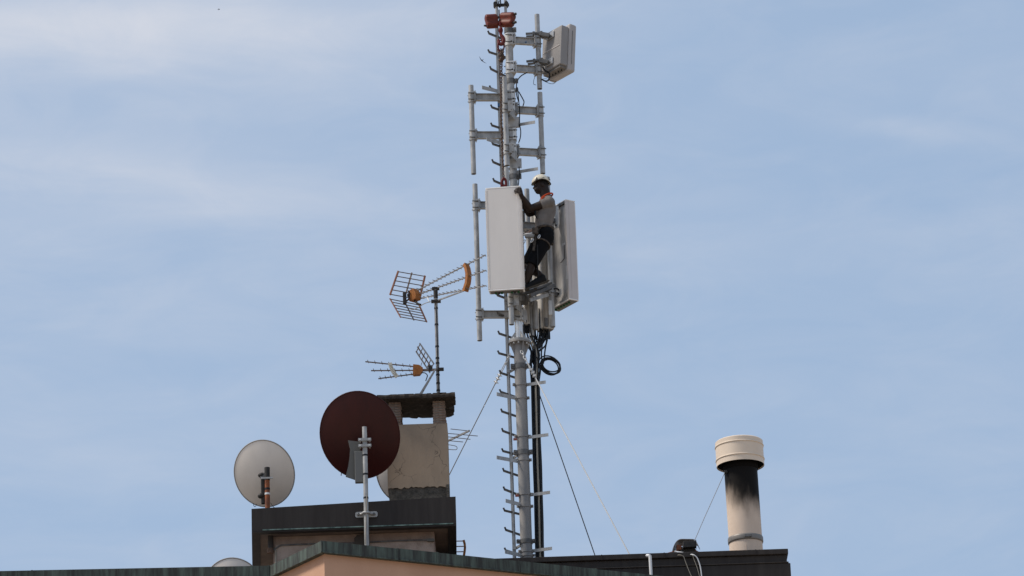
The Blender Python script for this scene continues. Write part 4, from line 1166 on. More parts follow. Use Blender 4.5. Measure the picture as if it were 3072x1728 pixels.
hk = [(1501, 98), (1504, 106), (1509, 113), (1510.5, 122), (1507, 131), (1501.5, 132.5), (1497, 128), (1495.5, 120), (1497, 117)]
pts = curve([W(a_, b_, YH - .06) for a_, b_ in hk], 4); m_ = len(pts)
MB().tube(pts, .02, 8, rr=[.020 + .010 * math.sin(math.pi * min(1, i / m_ * 1.15)) if i < m_ - 4 else .012 for i in range(m_)]).build('hook', hook_red, ho)
rg = [W(1503 + 9.5 * math.sin(t), 138 - 17 * math.cos(t), YH - .06 + .02 * math.sin(t)) for t in [2 * math.pi * k / 24 for k in range(25)]]
MB().tube(rg, .0115, 6, cap=False).build('lifting_ring', deep_red, ho)
# bunched chain under the ring
def link(mb, c_, d, s_, L=.034, w_=.022, r_=.0042):
    d = d.normalized(); s_ = (s_ - d * s_.dot(d)).normalized(); P = []
    for k in range(11):
        t = 2 * math.pi * k / 10
        P.append(c_ + d * math.sin(t) * L / 2 * 1.05 + s_ * math.cos(t) * w_ / 2)
    mb.tube(P, r_, 4, cap=False)
mb = MB(); rnd = random.Random(11)
for k in range(46):
    c_ = W(1504 + rnd.gauss(0, 4.2), 158 + rnd.uniform(-8, 25), YH - .06 + rnd.uniform(-.03, .03))
    link(mb, c_, V((rnd.uniform(-.6, .6), rnd.uniform(-.5, .5), 1)), V((rnd.uniform(-1, 1), rnd.uniform(-1, 1), .2)), .042, .026, .0062)
mb.build('chain_bunch', chain_m, ho, kind='stuff')
def chain(pts_, nm='chain'):
    mb = MB(); P = curve(pts_, 30)
    acc = 0; step = .0285; last = P[0]; k = 0
    for i in range(1, len(P)):
        acc += (P[i] - P[i - 1]).length
        while acc >= step:
            acc -= step
            s_ = V((.85, .5, 0)) if k % 2 == 0 else V((-.5, .85, 0))
            link(mb, P[i] - (P[i] - P[i - 1]).normalized() * acc, P[i] - P[i - 1], s_, .036, .023, .0050); k += 1
    return mb.build(nm, chain_m, ho, kind='stuff')
yf_ = YF + .09
chain([W(1506, 180, YH - .06), W(1504.5, 260, YH - .08), W(1505, 340, YH - .1), W(1507, 430, YH - .12), W(1509.5, 500, yf_), W(1511, 540, yf_)])
chain([W(1501, 180, YH - .06), W(1501.5, 260, YH - .07), W(1502.5, 340, YH - .09), W(1505.5, 430, YH - .11), W(1509, 505, yf_), W(1512.5, 538, yf_)])
sk = [(1505, 557), (1505, 546), (1508, 538), (1512, 535), (1516, 539), (1518, 547), (1518, 557)]
MB().tube(curve([W(a_, b_, yf_) for a_, b_ in sk], 5), .017, 8).build('shackle', deep_red, ho)
MB().bar(W(1502, 557, yf_), W(1521, 556.5, yf_), .022, .022).build('shackle_pin', deep_red, ho)

# ================================================================== THE RIGGER
pr = None
def voxel_join(mb, name, voxel, smooth_it=4):
    """fuse overlapping volumes into one continuous skin"""
    me = mb.mesh(name)
    bm = bmesh.new(); bm.from_mesh(me); bmesh.ops.recalc_face_normals(bm, faces=bm.faces); bm.to_mesh(me); bm.free()
    o = bpy.data.objects.new(name + '_tmp', me); COL.objects.link(o)
    r_ = o.modifiers.new('r', 'REMESH'); r_.mode = 'VOXEL'; r_.voxel_size = voxel; r_.use_smooth_shade = True
    s_ = o.modifiers.new('s', 'SMOOTH'); s_.iterations = smooth_it; s_.factor = .5
    dg = bpy.context.evaluated_depsgraph_get()
    me2 = bpy.data.meshes.new_from_object(o.evaluated_get(dg)); me2.name = name
    bpy.data.objects.remove(o, do_unlink=True)
    return me2
def put(me, name, m, parent):
    base = wloc(parent) if parent else V((0, 0, 0))
    for v in me.vertices: v.co -= base
    me.materials.clear(); me.materials.append(m)
    me.polygons.foreach_set('use_smooth', [True] * len(me.polygons))
    o = bpy.data.objects.new(name, me); COL.objects.link(o); o.parent = parent
    return o
YW = YM - .36       # the rigger's mid-plane
nS, fS = W(1650, 606, YW - .17), W(1634, 622, YW + .17)
neck0 = W(1640, 598, YW); neck1 = W(1631, 572, YW - .005)
hd_c = W(1623, 556, YW - .01)
chest = W(1639, 630, YW); waist = W(1632, 668, YW); pelv = W(1633, 700, YW)
nElb, nWr = W(1589, 627, YW - .16), W(1566, 590, YF - .045)
fElb, fWr = W(1588, 640, YW + .12), W(1566, 602, YF + .17)
nHip, fHip = W(1638, 712, YW - .095), W(1628, 712, YW + .095)
nKn, nAn = W(1594, 797, YW - .16), W(1575, 857, YW - .12)
fKn, fAn = W(1579, 796, YW + .05), W(1628, 832, YW - .10)
fx = V((-.985, -.12, -.10)).normalized(); fy = V((.12, -.99, 0)).normalized(); fz = fx.cross(fy) * -1
if fz.z < 0: fz = -fz
body = MB()
body.cap(neck0, neck1, .080, .074); body.cap(neck0 - UP * .01, hd_c - fx * .035 - fz * .03, .076, .070)
body.cap(chest, waist, .105, .10); body.cap(waist, pelv, .10, .115)
body.cap(nS, fS, .058, .058)
body.cap(nS, chest, .06, .09); body.cap(fS, chest, .06, .09)
for S_, E_, Wr_ in ((nS, nElb, nWr), (fS, fElb, fWr)):
    body.cap(S_, S_ + (E_ - S_) * .45, .064, .063); body.cap(S_ + (E_ - S_) * .45, E_, .063, .053)
    body.cap(E_, E_ + (Wr_ - E_) * .35, .053, .056); body.cap(E_ + (Wr_ - E_) * .35, Wr_, .056, .033)
for H_, K_, A_ in ((nHip, nKn, nAn), (fHip, fKn, fAn)):
    body.cap(H_, K_, .085, .056); body.cap(K_, K_ + (A_ - K_) * .35, .060, .066); body.cap(K_ + (A_ - K_) * .35, A_, .066, .040)
# head: cranium, jaw, nose, lips, brow, ear; he looks left, slightly down
body.ell(hd_c + fz * .02 - fx * .012, .098, .076, .098, fx, fy, fz)
body.ell(hd_c + fx * .026 - fz * .050, .072, .064, .072, fx, fy, fz)
body.cap(hd_c + fx * .055 - fz * .100, hd_c + fx * .072 - fz * .098, .030, .022)
body.cap(hd_c + fx * .086 + fz * .000, hd_c + fx * .108 - fz * .034, .011, .016)
body.cap(hd_c + fx * .094 - fz * .060 + fy * .016, hd_c + fx * .094 - fz * .060 - fy * .016, .012, .012)
body.cap(hd_c + fx * .090 - fz * .076 + fy * .014, hd_c + fx * .090 - fz * .076 - fy * .014, .012, .012)
body.cap(hd_c + fx * .086 + fz * .018 + fy * .03, hd_c + fx * .086 + fz * .018 - fy * .03, .013, .013)
for s_ in (-1, 1): body.ell(hd_c + fy * s_ * .076 - fx * .010 - fz * .018, .022, .010, .034, fx, fy, fz)
# hands: palm, four bent fingers and a thumb from the side of the palm
def hand(wr, palm_end, fdir, spread, curl, thumb, L=.088):
    pd = (palm_end - wr).normalized(); sp = spread.normalized()
    body.cap(wr, wr + (palm_end - wr) * .5 + sp * .012, .030, .034)
    for s_ in (-.032, -.011, .011, .032):
        body.cap(wr + (palm_end - wr) * .45 + sp * s_ * .8, palm_end + sp * s_, .019, .0145)
    for s_, l_ in ((-.036, .82), (-.012, 1.0), (.012, .95), (.036, .74)):
        k0 = palm_end + sp * s_; k1 = k0 + fdir * L * l_ * .5; k2 = k1 + (fdir + curl * .55).normalized() * L * l_ * .32; k3 = k2 + (fdir * .7 + curl).normalized() * L * l_ * .22
        body.cap(k0, k1, .0118, .0106); body.cap(k1, k2, .0106, .0098); body.cap(k2, k3, .0098, .0085)
    b0 = wr + (palm_end - wr) * .35 + thumb[0] * .028; b1 = b0 + thumb[1] * .045; b2 = b1 + (thumb[1] + fdir * .5).normalized() * .035
    body.cap(b0, b1, .0155, .0125); body.cap(b1, b2, .0125, .0100)
pe = W(1560.5, 571, YF - .075)
hand(nWr, pe, V((-.97, .14, .10)).normalized(), V((.25, 0, 1)).normalized() * -1, V((-.35, .62, -.25)), (V((.3, .2, .6)), V((-.15, .75, .62)).normalized()))
pe2 = W(1556, 588, YF + .17)
hand(fWr, pe2, V((-.93, -.2, .25)).normalized(), V((.3, 0, 1)).normalized(), V((-.4, -.6, 0)), (V((0, -.3, .6)), V((-.4, -.5, .75)).normalized()))
bme = voxel_join(body, 'person', .0062, 3)
pr = bpy.data.objects.new('person', None); COL.objects.link(pr); pr.location = V((pelv.x, YW, W(1600, 872, YW).z))
tag(pr, 'person in white helmet, grey shirt and black shorts climbing the mast, gripping the panel', 'person')
put(bme, 'body', skin, pr)
# shirt
sh_ = MB()
sh_.cap(nS - UP * .002, fS - UP * .002, .074, .074)
sh_.cap(nS + (fS - nS) * .15, chest + V((-.01, -.055, 0)), .080, .118); sh_.cap(fS + (nS - fS) * .15, chest + V((-.01, .055, 0)), .080, .118)
sh_.cap(chest + V((.010, -.06, .02)), waist + V((-.005, -.06, 0)), .130, .124); sh_.cap(chest + V((.010, .06, .02)), waist + V((-.005, .06, 0)), .130, .124)
sh_.cap(waist + V((-.008, -.055, 0)), pelv + V((-.015, -.05, .055)), .116, .120); sh_.cap(waist + V((-.008, .055, 0)), pelv + V((-.015, .05, .055)), .116, .120)
sh_.cap(neck0 - UP * .05, neck0 + UP * .006, .112, .084)
sh_.cap(neck0 - UP * .01, nS + UP * .008, .080, .066); sh_.cap(neck0 - UP * .01, fS + UP * .008, .080, .066)
for S_, E_ in ((nS, nElb), (fS, fElb)):
    sh_.cyl(S_ - (E_ - S_) * .05, S_ + (E_ - S_) * .40, .078, .074, 18)
    sh_.cyl(S_ + (E_ - S_) * .36, S_ + (E_ - S_) * .43, .077, .079, 18)
put(voxel_join(sh_, 'shirt', .008, 5), 'shirt', shirt_m, pr)
co = MB()
pts = [neck0 + V((.086 * math.cos(t), .096 * math.sin(t), .036 + .040 * math.cos(t))) for t in [2 * math.pi * k / 20 for k in range(21)]]
co.tube(pts, .0125, 8, cap=False); co.build('shirt_collar', orange_c, pr)
q0 = W(1621, 603, YW - .12); MB().tube(curve([W(1637, 589, YW - .09), W(1628, 595, YW - .12), W(1621, 603, YW - .115), W(1617, 612, YW - .11)], 4), .013, 6).build('collar_stripe', orange_c, pr)
# shorts
so = MB()
so.cap(nHip + UP * .05, fHip + UP * .05, .118, .118); so.cap(pelv + UP * .015, pelv - UP * .02, .125, .13)
for H_, K_ in ((nHip, nKn), (fHip, fKn)):
    so.cap(H_, H_ + (K_ - H_) * .5, .118, .102); so.cyl(H_ + (K_ - H_) * .45, H_ + (K_ - H_) * .99, .103, .088, 18)
put(voxel_join(so, 'shorts', .008, 4), 'shorts', shorts_m, pr)
# shoes
def shoe(an, heel, toe, nm='shoe'):
    d = (toe - heel); L = d.length; d.normalize(); s_ = d.cross(UP).normalized(); u_ = s_.cross(d).normalized()
    mb = MB()
    mb.cap(an, heel + d * L * .22 + u_ * .045, .046, .050)
    mb.cap(heel + d * L * .12 + u_ * .032, heel + d * L * .5 + u_ * .036, .044, .048)
    mb.cap(heel + d * L * .5 + u_ * .036, toe - d * .05 + u_ * .018, .048, .036)
    mb.cap(heel + d * L * .3 + u_ * .06, heel + d * L * .55 + u_ * .045, .042, .036)
    o = put(voxel_join(mb, nm, .008, 4), nm, shoe_m, pr)
    out_ = [(-.02, -.036), (.06, -.042), (L * .55, -.043), (L * .85, -.042), (L * .97, -.02), (L * .97, .02), (L * .85, .042), (L * .55, .043), (.06, .042), (-.02, .036)]
    MB().prism([(a_, b_ * .86) for a_, b_ in out_], heel - u_ * .006, d, s_, .016).build('sole', mat('shoe_sole', (.05, .042, .03), .7) if 'shoe_sole' not in MATS else MATS['shoe_sole'], o)
shoe(fAn, W(1642, 843, YW - .06), W(1573, 868, YW - .20))
shoe(nAn, W(1583, 868, YW - .10), W(1536, 872, YW - .02))
# helmet: shell with a short peak, side vents, rim
hm = MB(); n_ = 28
hc_ = hd_c + fz * .036 - fx * .006
rings = []
for j in range(9):
    p = (math.pi / 2) * j / 8
    rings.append((math.cos(p), math.sin(p)))
vv = []
for (cr, sr) in rings[::-1]:
    for i in range(n_):
        t = 2 * math.pi * i / n_
        dip = (-.030 * max(0, math.cos(t - math.pi)) ** 1.5 - .006 * max(0, math.cos(t)) - .002 + .022 * math.sin(t) ** 2) * cr ** 3
        rx = .134 * (1.02 if math.cos(t) > 0 else 1.0)
        vv.append(hc_ + fx * rx * cr * math.cos(t) + fy * .108 * cr * math.sin(t) + fz * (.128 * sr + dip))
k_ = len(vv)
vv += [hc_ + (p - hc_) * .95 - fz * .001 for p in vv]
ff = []
m_ = len(rings)
for j in range(m_ - 1):
    for i in range(n_):
        ff.append((j * n_ + i, (j + 1) * n_ + i, (j + 1) * n_ + (i + 1) % n_, j * n_ + (i + 1) % n_))
        ff.append((k_ + j * n_ + i, k_ + j * n_ + (i + 1) % n_, k_ + (j + 1) * n_ + (i + 1) % n_, k_ + (j + 1) * n_ + i))
for i in range(n_):
    j = m_ - 1; ff.append((j * n_ + i, k_ + j * n_ + i, k_ + j * n_ + (i + 1) % n_, j * n_ + (i + 1) % n_))
hel = hm.add(vv, ff, True).build('helmet', helmet_m, pr)
rimp = [vv[(m_ - 1) * n_ + i % n_] - fz * .002 for i in range(n_ + 1)]
MB().tube(rimp, .007, 6, cap=False).build('helmet_rim', dark_iron, hel)
def on_shell(t, p, up_=0.0):
    cr, sr = math.cos(p), math.sin(p)
    return hc_ + fx * .140 * cr * math.cos(t) + fy * .110 * cr * math.sin(t) + fz * (.129 * sr + up_)
for t in (1.02, 2.62):
    c_ = on_shell(t, .28); n2 = (c_ - hc_).normalized(); s_ = n2.cross(fz).normalized(); u_ = s_.cross(n2)
    MB().prism([(-.020, -.022), (.020, -.022), (.008, .022), (-.008, .022)], c_, s_, u_, .008).build('helmet_vent', dark_iron, hel)
c_ = on_shell(1.75, .30); MB().box(c_, .035, .006, .006, fx, fy, fz).build('helmet_slot', dark_iron, hel)
ha = MB(); ha.ell(hd_c + fz * .018 - fx * .022, .092, .079, .082, fx, fy, fz)
ha.build('hair', hair_m, pr)
for s_ in (1,): MB().ell(hd_c + fx * .082 + fz * .002 + fy * .036, .010, .008, .006, fx, fy, fz, n=8, m=6).build('eye', eye_m, pr)
# climbing harness
hn = MB()
belt = [pelv + UP * .045 + V((.135 * math.cos(t) - .01, .185 * math.sin(t), .012 * math.cos(t))) for t in [2 * math.pi * k / 24 for k in range(25)]]
MB().tube(belt, .019, 8, cap=False).build('harness_belt', strap_m, pr)
pts = [W(1652, 612, YW - .19), W(1641, 640, YW - .215), W(1634, 665, YW - .21), W(1632, 694, YW - .21)]
for H_, K_ in ((nHip, nKn), (fHip, fKn)):
    c_ = H_ + (K_ - H_) * .26; d = (K_ - H_).normalized(); u, w_ = perp(d)
    lp = [c_ + (u * math.cos(t) + w_ * math.sin(t)) * .112 + d * .03 * math.cos(t) for t in [2 * math.pi * k / 20 for k in range(21)]]
    MB().tube(lp, .0125, 6, cap=False).build('leg_loop', strap_m, pr)
MB().bar(W(1606, 706, YW - .2), W(1601, 752, YW - .25), .035, .010).build('gear_strap', strap_m, pr)
MB().tube(curve([W(1608, 684, YW - .18), W(1596, 690, YW - .24), W(1580, 700, YW - .26), W(1566, 706, YW - .2)], 6), .018, 6).build('lanyard', mat('lanyard_rope', (.30, .21, .15), .8, 0, (.10, .03, .03), 30), pr)
MB().tube(curve([W(1606, 692, YW - .2), W(1592, 700, YW - .26), W(1576, 702, YW - .28), W(1560, 712, YW - .2)], 6), .010, 6).build('lanyard', rope_w, pr)
MB().rbox(W(1588, 708, YW - .26), .13, .06, .06, .02).build('tool_pouch', mat('pouch_grey', (.20, .20, .20), .8), pr)
MB().rbox(W(1605, 693, YW - .24), .09, .05, .10, .015).build('tool_pouch', strap_m, pr)
def carabiner(px, py, Y, s_=.045, tiltc=.3):
    c_ = W(px, py, Y); P = [c_ + V((math.cos(t) * s_ * .5 + tiltc * math.sin(t) * s_, 0, math.sin(t) * s_)) for t in [2 * math.pi * k / 14 for k in range(15)]]
    MB().tube(P, .0065, 6, cap=False).build('carabiner', alu_hw, pr)
carabiner(1617, 710, YW - .25, .026, .3); carabiner(1596, 722, YW - .27, .026, .6); carabiner(1570, 727, YW - .22, .036, .6)
MB().tube(curve([W(1612, 735, YW - .25), W(1613, 770, YW - .24), W(1613, 800, YW - .22), W(1616, 830, YW - .2)], 6), .010, 6).build('lanyard', rubber, pr)
MB().tube(curve([W(1612, 620, YW - .14), W(1606, 636, YW - .18), W(1607, 648, YW - .18), W(1612, 655, YW - .16)], 5), .009, 6).build('lanyard', rubber, pr)
for yy, y2 in ((712, 718), (728, 734)): MB().rbox(W(1656, yy, YW - .06), .05, .09, .06, .012).build('tool_pouch', strap_m, pr)

# ================================================================== CABLES
def cable(pts, r_, m, label, group='feeder cables running down the mast', name='feeder_cable'):
    P = curve(pts, 8); o = MB().tube(P, r_, 7).build(name, m, origin=P[-1]); return tag(o, label, 'cable', group)
rnd = random.Random(21)
slots = [0, 3.1, 6.0, 9.0, 12.2, 15.5, 18.6, 21.5]
starts = [(1568, 975), (1574, 975), (1580, 978), (1596, 930), (1606, 935), (1620, 985), (1630, 985), (1640, 985)]
order = [0, 2, 1, 4, 3, 7, 5, 6]
for k in range(8):
    sx, sy = starts[k]; s_ = slots[order[k]]
    y0 = YM + .12 + rnd.uniform(-.04, .05)
    yc_ = YM - .02 + .035 * (order[k] % 3) - (.05 if order[k] == 4 else 0)
    pts = [W(sx, sy, y0 + .32), W(sx + rnd.uniform(-3, 3), max(sy + 25, 1000), y0 + .26),
           W(1590 + s_ * .9 + rnd.uniform(-9, 9), 1050 + rnd.uniform(-6, 6), y0), W(1595 + s_ * .8 + rnd.uniform(-7, 7), 1090 + rnd.uniform(-8, 8), y0 - .03)]
    pts += [W(1595 + s_, 1150, yc_), W(1597 + s_, 1230, yc_), W(1598.5 + s_ + rnd.uniform(-.8, .8), 1308, yc_), W(1601 + s_ + rnd.uniform(-1.2, 1.2), 1395, yc_),
            W(1604 + s_, 1480, yc_), W(1606 + s_ + rnd.uniform(-1, 1), 1570, yc_), W(1608 + s_, 1650, yc_)]
    e = pts[-1].copy(); e.z = zc - .02; pts.append(e)
    isb = order[k] == 4
    cable(pts, .0135 if not isb else .014, rubber if not isb else cable_grey,
          'black feeder cable in the bundle down the right side of the mast' if not isb else 'single beige cable among the black feeder cables on the mast')
for k, pts in enumerate(([(1644, 985), (1643, 1012), (1636, 1045), (1633, 1070), (1630, 1090)], [(1634, 985), (1628, 1025), (1624, 1060), (1627, 1090)], [(1571, 965), (1578, 1030), (1594, 1056), (1610, 1110)],
                        [(1585, 965), (1597, 1015), (1606, 1040), (1600, 1075), (1592, 1092)])):
    cable([W(a_, b_, YM + (.40 if k < 2 else .22) - (.3 if k < 2 else .14) * i_ / (len(pts) - 1)) for i_, (a_, b_) in enumerate(pts)], .011, rubber, ('short black cable looping from the tall radio unit into the coil', 'second short black cable beside the coil below the radio unit', 'black cable crossing from the mast flange into the bundle', 'black cable sagging beside the lower mast flange')[k], 'loose cables below the radio units')
rnd = random.Random(77)
for k in range(12):
    xs_ = 1588 + 4.6 * k + rnd.uniform(-3, 3); xe = 1597 + rnd.uniform(0, 20)
    pts = [(xs_, 925 if k < 7 else 985), (xs_ + rnd.uniform(-4, 4), 1000), (xs_ * .6 + xe * .4 + rnd.uniform(-9, 9), 1035), (1604 + rnd.uniform(-13, 15), 1068), (xe + rnd.uniform(-9, 9), 1100), (xe, 1150), (xe + 2, 1200)]
    yy_ = [.42, .36, .22, .15, .12, .06, .05]
    cable([W(a_, b_, YM + y_ + rnd.uniform(-.02, .02)) for (a_, b_), y_ in zip(pts, yy_)], rnd.choice((.008, .010, .012)), rubber if k != 2 else cable_grey,
          'black cable in the tangle between the radio units and the mast bundle' if k != 2 else 'thin beige cable in the black tangle below the radio units', 'loose cables below the radio units')
cl = MB(); cc = (1651, 1098)
rnd = random.Random(4); P = []
for k in range(5 * 22 + 1):
    t = math.pi + 2 * math.pi * k / 22; lp = k / 22
    rx = 25.5 + 3.6 * math.sin(lp * 2.1) + .9 * lp; ry = 22 + 3.4 * math.cos(lp * 1.7) + .7 * lp
    P.append(W(cc[0] + rx * math.cos(t) + 3.0 * math.sin(lp * 1.3), cc[1] + ry * math.sin(t + .25) + 3.6 * math.cos(lp * 2.3), YM + .02 + .012 * math.sin(lp * 3)))
P = [W(1624, 1085, YM + .05)] + P
coil = cl.tube(P, .0098, 7).build('cable_coil', rubber, origin=P[0]); tag(coil, 'round coil of spare black cable hanging right of the mast', 'cable coil')

# ------------------------------------------------------------------ guy wires
def guy(a, b, r_, m, label, turn=True, flip=1):
    root = thing('guy_wire', b, label, 'guy wire', 'guy wires of the mast')
    d = (b - a).normalized()
    s0 = a + d * (.46 if turn else .05)
    MB().cyl(s0, b, r_, n=6).build('wire', m, root)
    if turn:
        mb = MB(); u, w_ = perp(d)
        for k in range(3): link(mb, a + d * (.03 + .048 * k), d, u if k % 2 else w_, .062, .034, .0065)
        mb.build('shackle_chain', galv_new, root)
        b0 = a + d * .16
        mb = MB()
        for s_ in (-1, 1): mb.cyl(b0 + u * s_ * .014, b0 + d * .13 + u * s_ * .014, .006, n=6)
        mb.cyl(b0 - d * .02, b0 + d * .01, .016, n=8); mb.cyl(b0 + d * .12, b0 + d * .15, .016, n=8)
        mb.build('turnbuckle', galv_new, root)
        for k in range(3):
            q = a + d * (.34 + .055 * k); mb = MB(); mb.rbox(q, .022, .03, .05, .004, d, u, w_); mb.cyl(q + w_ * .02 - u * .03, q + w_ * .02 + u * .035, .005, n=6); mb.cyl(q - w_ * .02 - u * .03, q - w_ * .02 + u * .035, .005, n=6)
            mb.build('wire_clip', galv_new, root)
        MB().cyl(a + d * .28, s0 + d * .02, r_ * 1.7, n=6).build('wire_tail', galv, root)
    q = MB().box(b, .06, .06, .04); q.build('anchor', galv_dark, root)
    return root
eL = Z(1229, 1660, zc)
guy(W(1531, 1061, YM - .09), W(1229, 1660, 54.2), .0072, steel_wire, 'steel guy wire running left behind the chimney')
e = Z(1932, 1745, zc); guy(W(1563, 1052, YM - .13), e, .0085, rope_w, 'pale guy wire sloping down right, the outer of the two')
e = Z(1812, 1745, zc); guy(W(1607, 1150, YM + .10), e, .0075, black_wire, 'black guy wire sloping down right, the inner of the two', turn=False)

# ================================================================== FLUE AND COWL
YFL = 51.9
fb = W(2240.5, 1668, YFL)
ft = W(2224, 1415, YFL)
fr = .226
base = V((fb.x, YFL, zc))
ztop_ = W(2222, 1400, YFL).z
axis = V((-.0135, 0, 1)).normalized()
fl_ = thing('vent_flue', base, 'tall cream round flue with a drum cap, sooty black below the cap', 'flue')
hgt = ztop_ - zc
rng = flue_stain()
MB().lathe([(fr, -.02), (fr, hgt + .12)], base, 48, axis).build('pipe', flue_m, fl_)
rng.inputs[1].default_value = hgt + .27 - .84; rng.inputs[2].default_value = hgt + .27 - .27
# clamp ring
zr_ = W(2236, 1620, YFL).z - zc
MB().lathe([(fr + .002, zr_ - .05), (fr + .010, zr_ - .048), (fr + .014, zr_ - .03), (fr + .014, zr_ + .012), (fr + .010, zr_ + .03), (fr + .002, zr_ + .032)], base, 48, axis).build('clamp_ring', mat('dull_clamp_steel', (.22, .20, .18), .5, .4), fl_)
q = base + axis * (zr_ - .01) + V((.02, -fr - .02, 0)); MB().rbox(q, .10, .035, .04, .006).build('clamp_lock', galv_dark, fl_)
MB().box(base + axis * (zr_ / 2 - .05) + V((-.01, -fr - .001, 0)), .008, .006, zr_ - .14).build('seam', flue_m, fl_)
# cap drum
c0 = W(2222, 1396, YFL).z - zc; c1 = W(2218, 1326, YFL).z - zc
capb = c0 - .015; cap_t = c1 - .010
rc = .325
hh = cap_t - capb
capm = mat('cap_enamel', (.71, .59, .47), .5, 0, (.64, .525, .415), 5, (1, 1, .4), lo=.4, hi=.8)
dr = MB()
dr.lathe([(rc - .010, capb + .02), (rc - .002, capb), (rc, capb)], base, 56, axis); dr.lathe([(rc, capb), (rc, cap_t)], base, 56, axis)
dr.lathe([(rc, cap_t), (rc - .012, cap_t + .012), (rc - .03, cap_t + .016), (fr * .4, cap_t + .03), (.002, cap_t + .04)], base, 56, axis)
dr.build('cap_drum', capm, fl_)
for zb5 in (capb + .085, cap_t - .065):
    MB().lathe([(rc - .001, zb5 - .011), (rc + .007, zb5 - .009), (rc + .010, zb5), (rc + .007, zb5 + .009), (rc - .001, zb5 + .011)], base, 56, axis).build('cap_bead', capm, fl_)
MB().lathe([(rc - .012, capb + .02), (fr + .01, capb + .075), (fr + .006, capb + .08), (fr + .006, capb + .3)], base, 56, axis).build('cap_underside', soot, fl_)
MB().lathe([(fr + .001, capb - .06), (fr + .012, capb - .055), (fr + .012, capb + .02), (fr + .001, capb + .03)], base, 48, axis).build('pipe_collar', soot, fl_)
q = W(2173, 1416, YFL - .12); MB().rbox(q + V((.02, 0, 0)), .05, .05, .04, .008).build('stay_lug', dark_iron, fl_)

# arched cowl and its stay
YK = 51.25
ck = thing('vent_cowl', W(2052, 1668, YK), 'small arched sheet-metal chimney cowl on the dark cornice, beside the flue', 'cowl')
prof2 = [(2013, 1672), (2015, 1660), (2018, 1646), (2023, 1633), (2029, 1624), (2036, 1618.5), (2044, 1616.5), (2060, 1616.5), (2078, 1617), (2085, 1619), (2090, 1625), (2092, 1632)]
pf = curve([W(a_, b_, YK) for a_, b_ in prof2], 3)
back_ = V((.05, .30, 0)); n_ = len(pf)
cen = W(2052, 1650, YK)
inn = [p + (cen - p).normalized() * .006 for p in pf]
vv = pf + [p + back_ for p in pf] + inn + [p + back_ for p in inn]; ff = []
for i in range(n_ - 1):
    ff += [(i, i + 1, n_ + i + 1, n_ + i), (2 * n_ + i + 1, 2 * n_ + i, 3 * n_ + i, 3 * n_ + i + 1)]
mb = MB().add(vv, ff, True)
mb.add(vv, [(i, 2 * n_ + i, 2 * n_ + i + 1, i + 1) for i in range(n_ - 1)])
mb.build('arched_sheet', cowl_m, ck, fix=False)
# a sloping dark duct and square flap in front
b0 = W(2070, 1668, YK - .05); 
MB().hexa([W(2022, 1676, YK - .05), W(2106, 1676, YK - .05), W(2106, 1676, YK + .25), W(2022, 1676, YK + .25),
           W(2050, 1641, YK - .08), W(2082, 1641, YK - .08), W(2082, 1641, YK + .2), W(2044, 1641, YK + .2)]).build('duct', dark_iron, ck)
MB().rbox(W(2068, 1635, YK - .12), .175, .10, .085, .006, V((.98, .1, .05)).normalized(), V((-.1, .98, 0)).normalized()).build('flap', dark_iron, ck)
MB().box(W(2088, 1634, YK - .12), .006, .12, .10, V((1, 0, .1)).normalized()).build('flap_edge', copper_dark, ck)
MB().rbox(W(2037, 1645, YK + .06), .07, .10, .075, .01).build('inner_brick', rust, ck)
for pts in ([(1976, 1667), (2000, 1660), (2020, 1655), (2032, 1653)], [(2084, 1650), (2100, 1658), (2120, 1667)]):
    MB().tube(curve([W(a_, b_, YK - .15) for a_, b_ in pts], 4), .006, 6).build('tie_wire', rust, ck)
sw = MB().tube([W(2174, 1418, YFL - .16), W(2112, 1556, YK + .2), W(2110, 1561, YK + .18), W(2081, 1628, YK - .05)], .0045, 6).build('stay_wire', steel_wire, origin=W(2081, 1628, YK - .05))
tag(sw, 'thin kinked wire from the flue cap down to the arched cowl', 'wire')
YG = 50.77
def clead(pts, r_, m, label):
    P = curve([W(a_, b_, y_) for a_, b_, y_ in pts], 6); o = MB().tube(P, r_, 6).build('aerial_lead', m, origin=P[-1]); tag(o, label, 'cable', 'leads draped over the cornice')
clead([(2026, 1655, 51.0), (2040, 1660, 51.0), (2060, 1664, 50.9), (2078, 1664, YG), (2090, 1672, YG), (2098, 1690, YG), (2103, 1712, YG), (2106, 1740, YG)], .0085, white_plastic, 'thickest white lead, hanging rightmost over the dark cornice')
clead([(2030, 1657, 51.0), (2056, 1661, 51.0), (2076, 1664, YG), (2082, 1678, YG), (2092, 1705, YG), (2103, 1745, YG)], .0045, cable_grey, 'thin grey lead just left of the thick white one on the cornice')
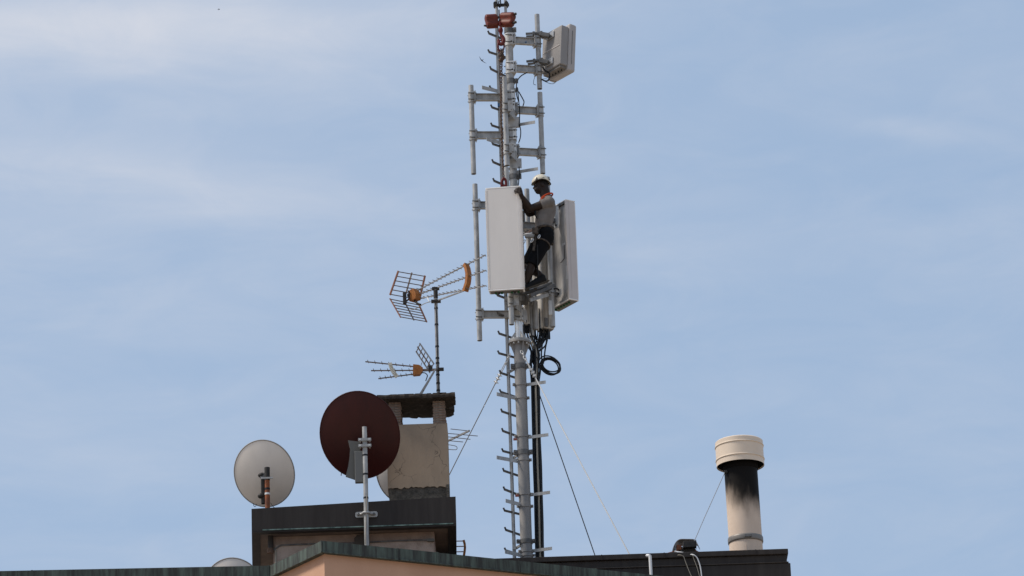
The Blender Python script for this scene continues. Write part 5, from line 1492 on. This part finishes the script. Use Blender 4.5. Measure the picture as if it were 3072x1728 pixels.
clead([(2024, 1668, 50.9), (2038, 1665, YG), (2050, 1669, YG), (2056, 1684, YG), (2066, 1710, YG), (2077, 1735, YG)], .0055, cable_grey, 'leftmost grey lead hanging over the cornice below the cowl')
clead([(2024, 1654, 51.05), (2050, 1658, 51.0), (2076, 1661, 50.95), (2088, 1663, 50.9), (2095, 1668, 50.82)], .0085, white_plastic, 'short white lead curling along the foot of the arched cowl')
wp_ = W(1951, 1690, 50.72)
wp = thing('white_standpipe', (wp_.x, 50.72, zc - .4), 'short white plastic pipe rising behind the copper coping, against the dark cornice', 'pipe')
MB().cyl((wp_.x + .005, 50.72, zc - .4), (wp_.x, 50.72, W(1948, 1667, 50.72).z), .021, n=14).build('pipe', white_plastic, wp)
MB().cyl((wp_.x - .004, 50.72, W(1948, 1667, 50.72).z), (wp_.x - .04, 50.76, W(1948, 1664, 50.72).z), .021, n=12).build('elbow', white_plastic, wp)

# ================================================================== BIRDS
def bird(px, py, Y, span, yaw, bank, label):
    c_ = W(px, py, Y); root = thing('bird', c_, label, 'bird', 'swifts in the sky')
    f_ = V((math.cos(yaw), math.sin(yaw), .1)).normalized(); s_ = V((-math.sin(yaw), math.cos(yaw), 0)); s_ = (s_ * math.cos(bank) + UP * math.sin(bank)).normalized(); u_ = f_.cross(s_)
    mb = MB(); mb.ell(c_, span * .20, span * .05, span * .05, f_, s_, u_, 10, 8)
    mb.prism([(-.16 * span, 0), (-.34 * span, .05 * span), (-.28 * span, 0), (-.34 * span, -.05 * span)], c_, f_, s_, span * .015)
    mb.build('body', bird_m, root)
    for e in (-1, 1):
        MB().prism([(.10 * span, 0), (.09 * span, .16 * span), (-.02 * span, .34 * span), (-.20 * span, .52 * span), (-.10 * span, .32 * span), (-.03 * span, .14 * span), (-.05 * span, 0)],
                   c_, f_, s_ * e, span * .012, az_=u_).build('wing', bird_m, root)
    return root
bird(1446, 181, 190, .50, R(118), R(40), 'dark swift with swept wings flying left of the hoist')
bird(657, 28, 300, .42, R(5), R(4), 'tiny dark bird high at the upper left of the sky')
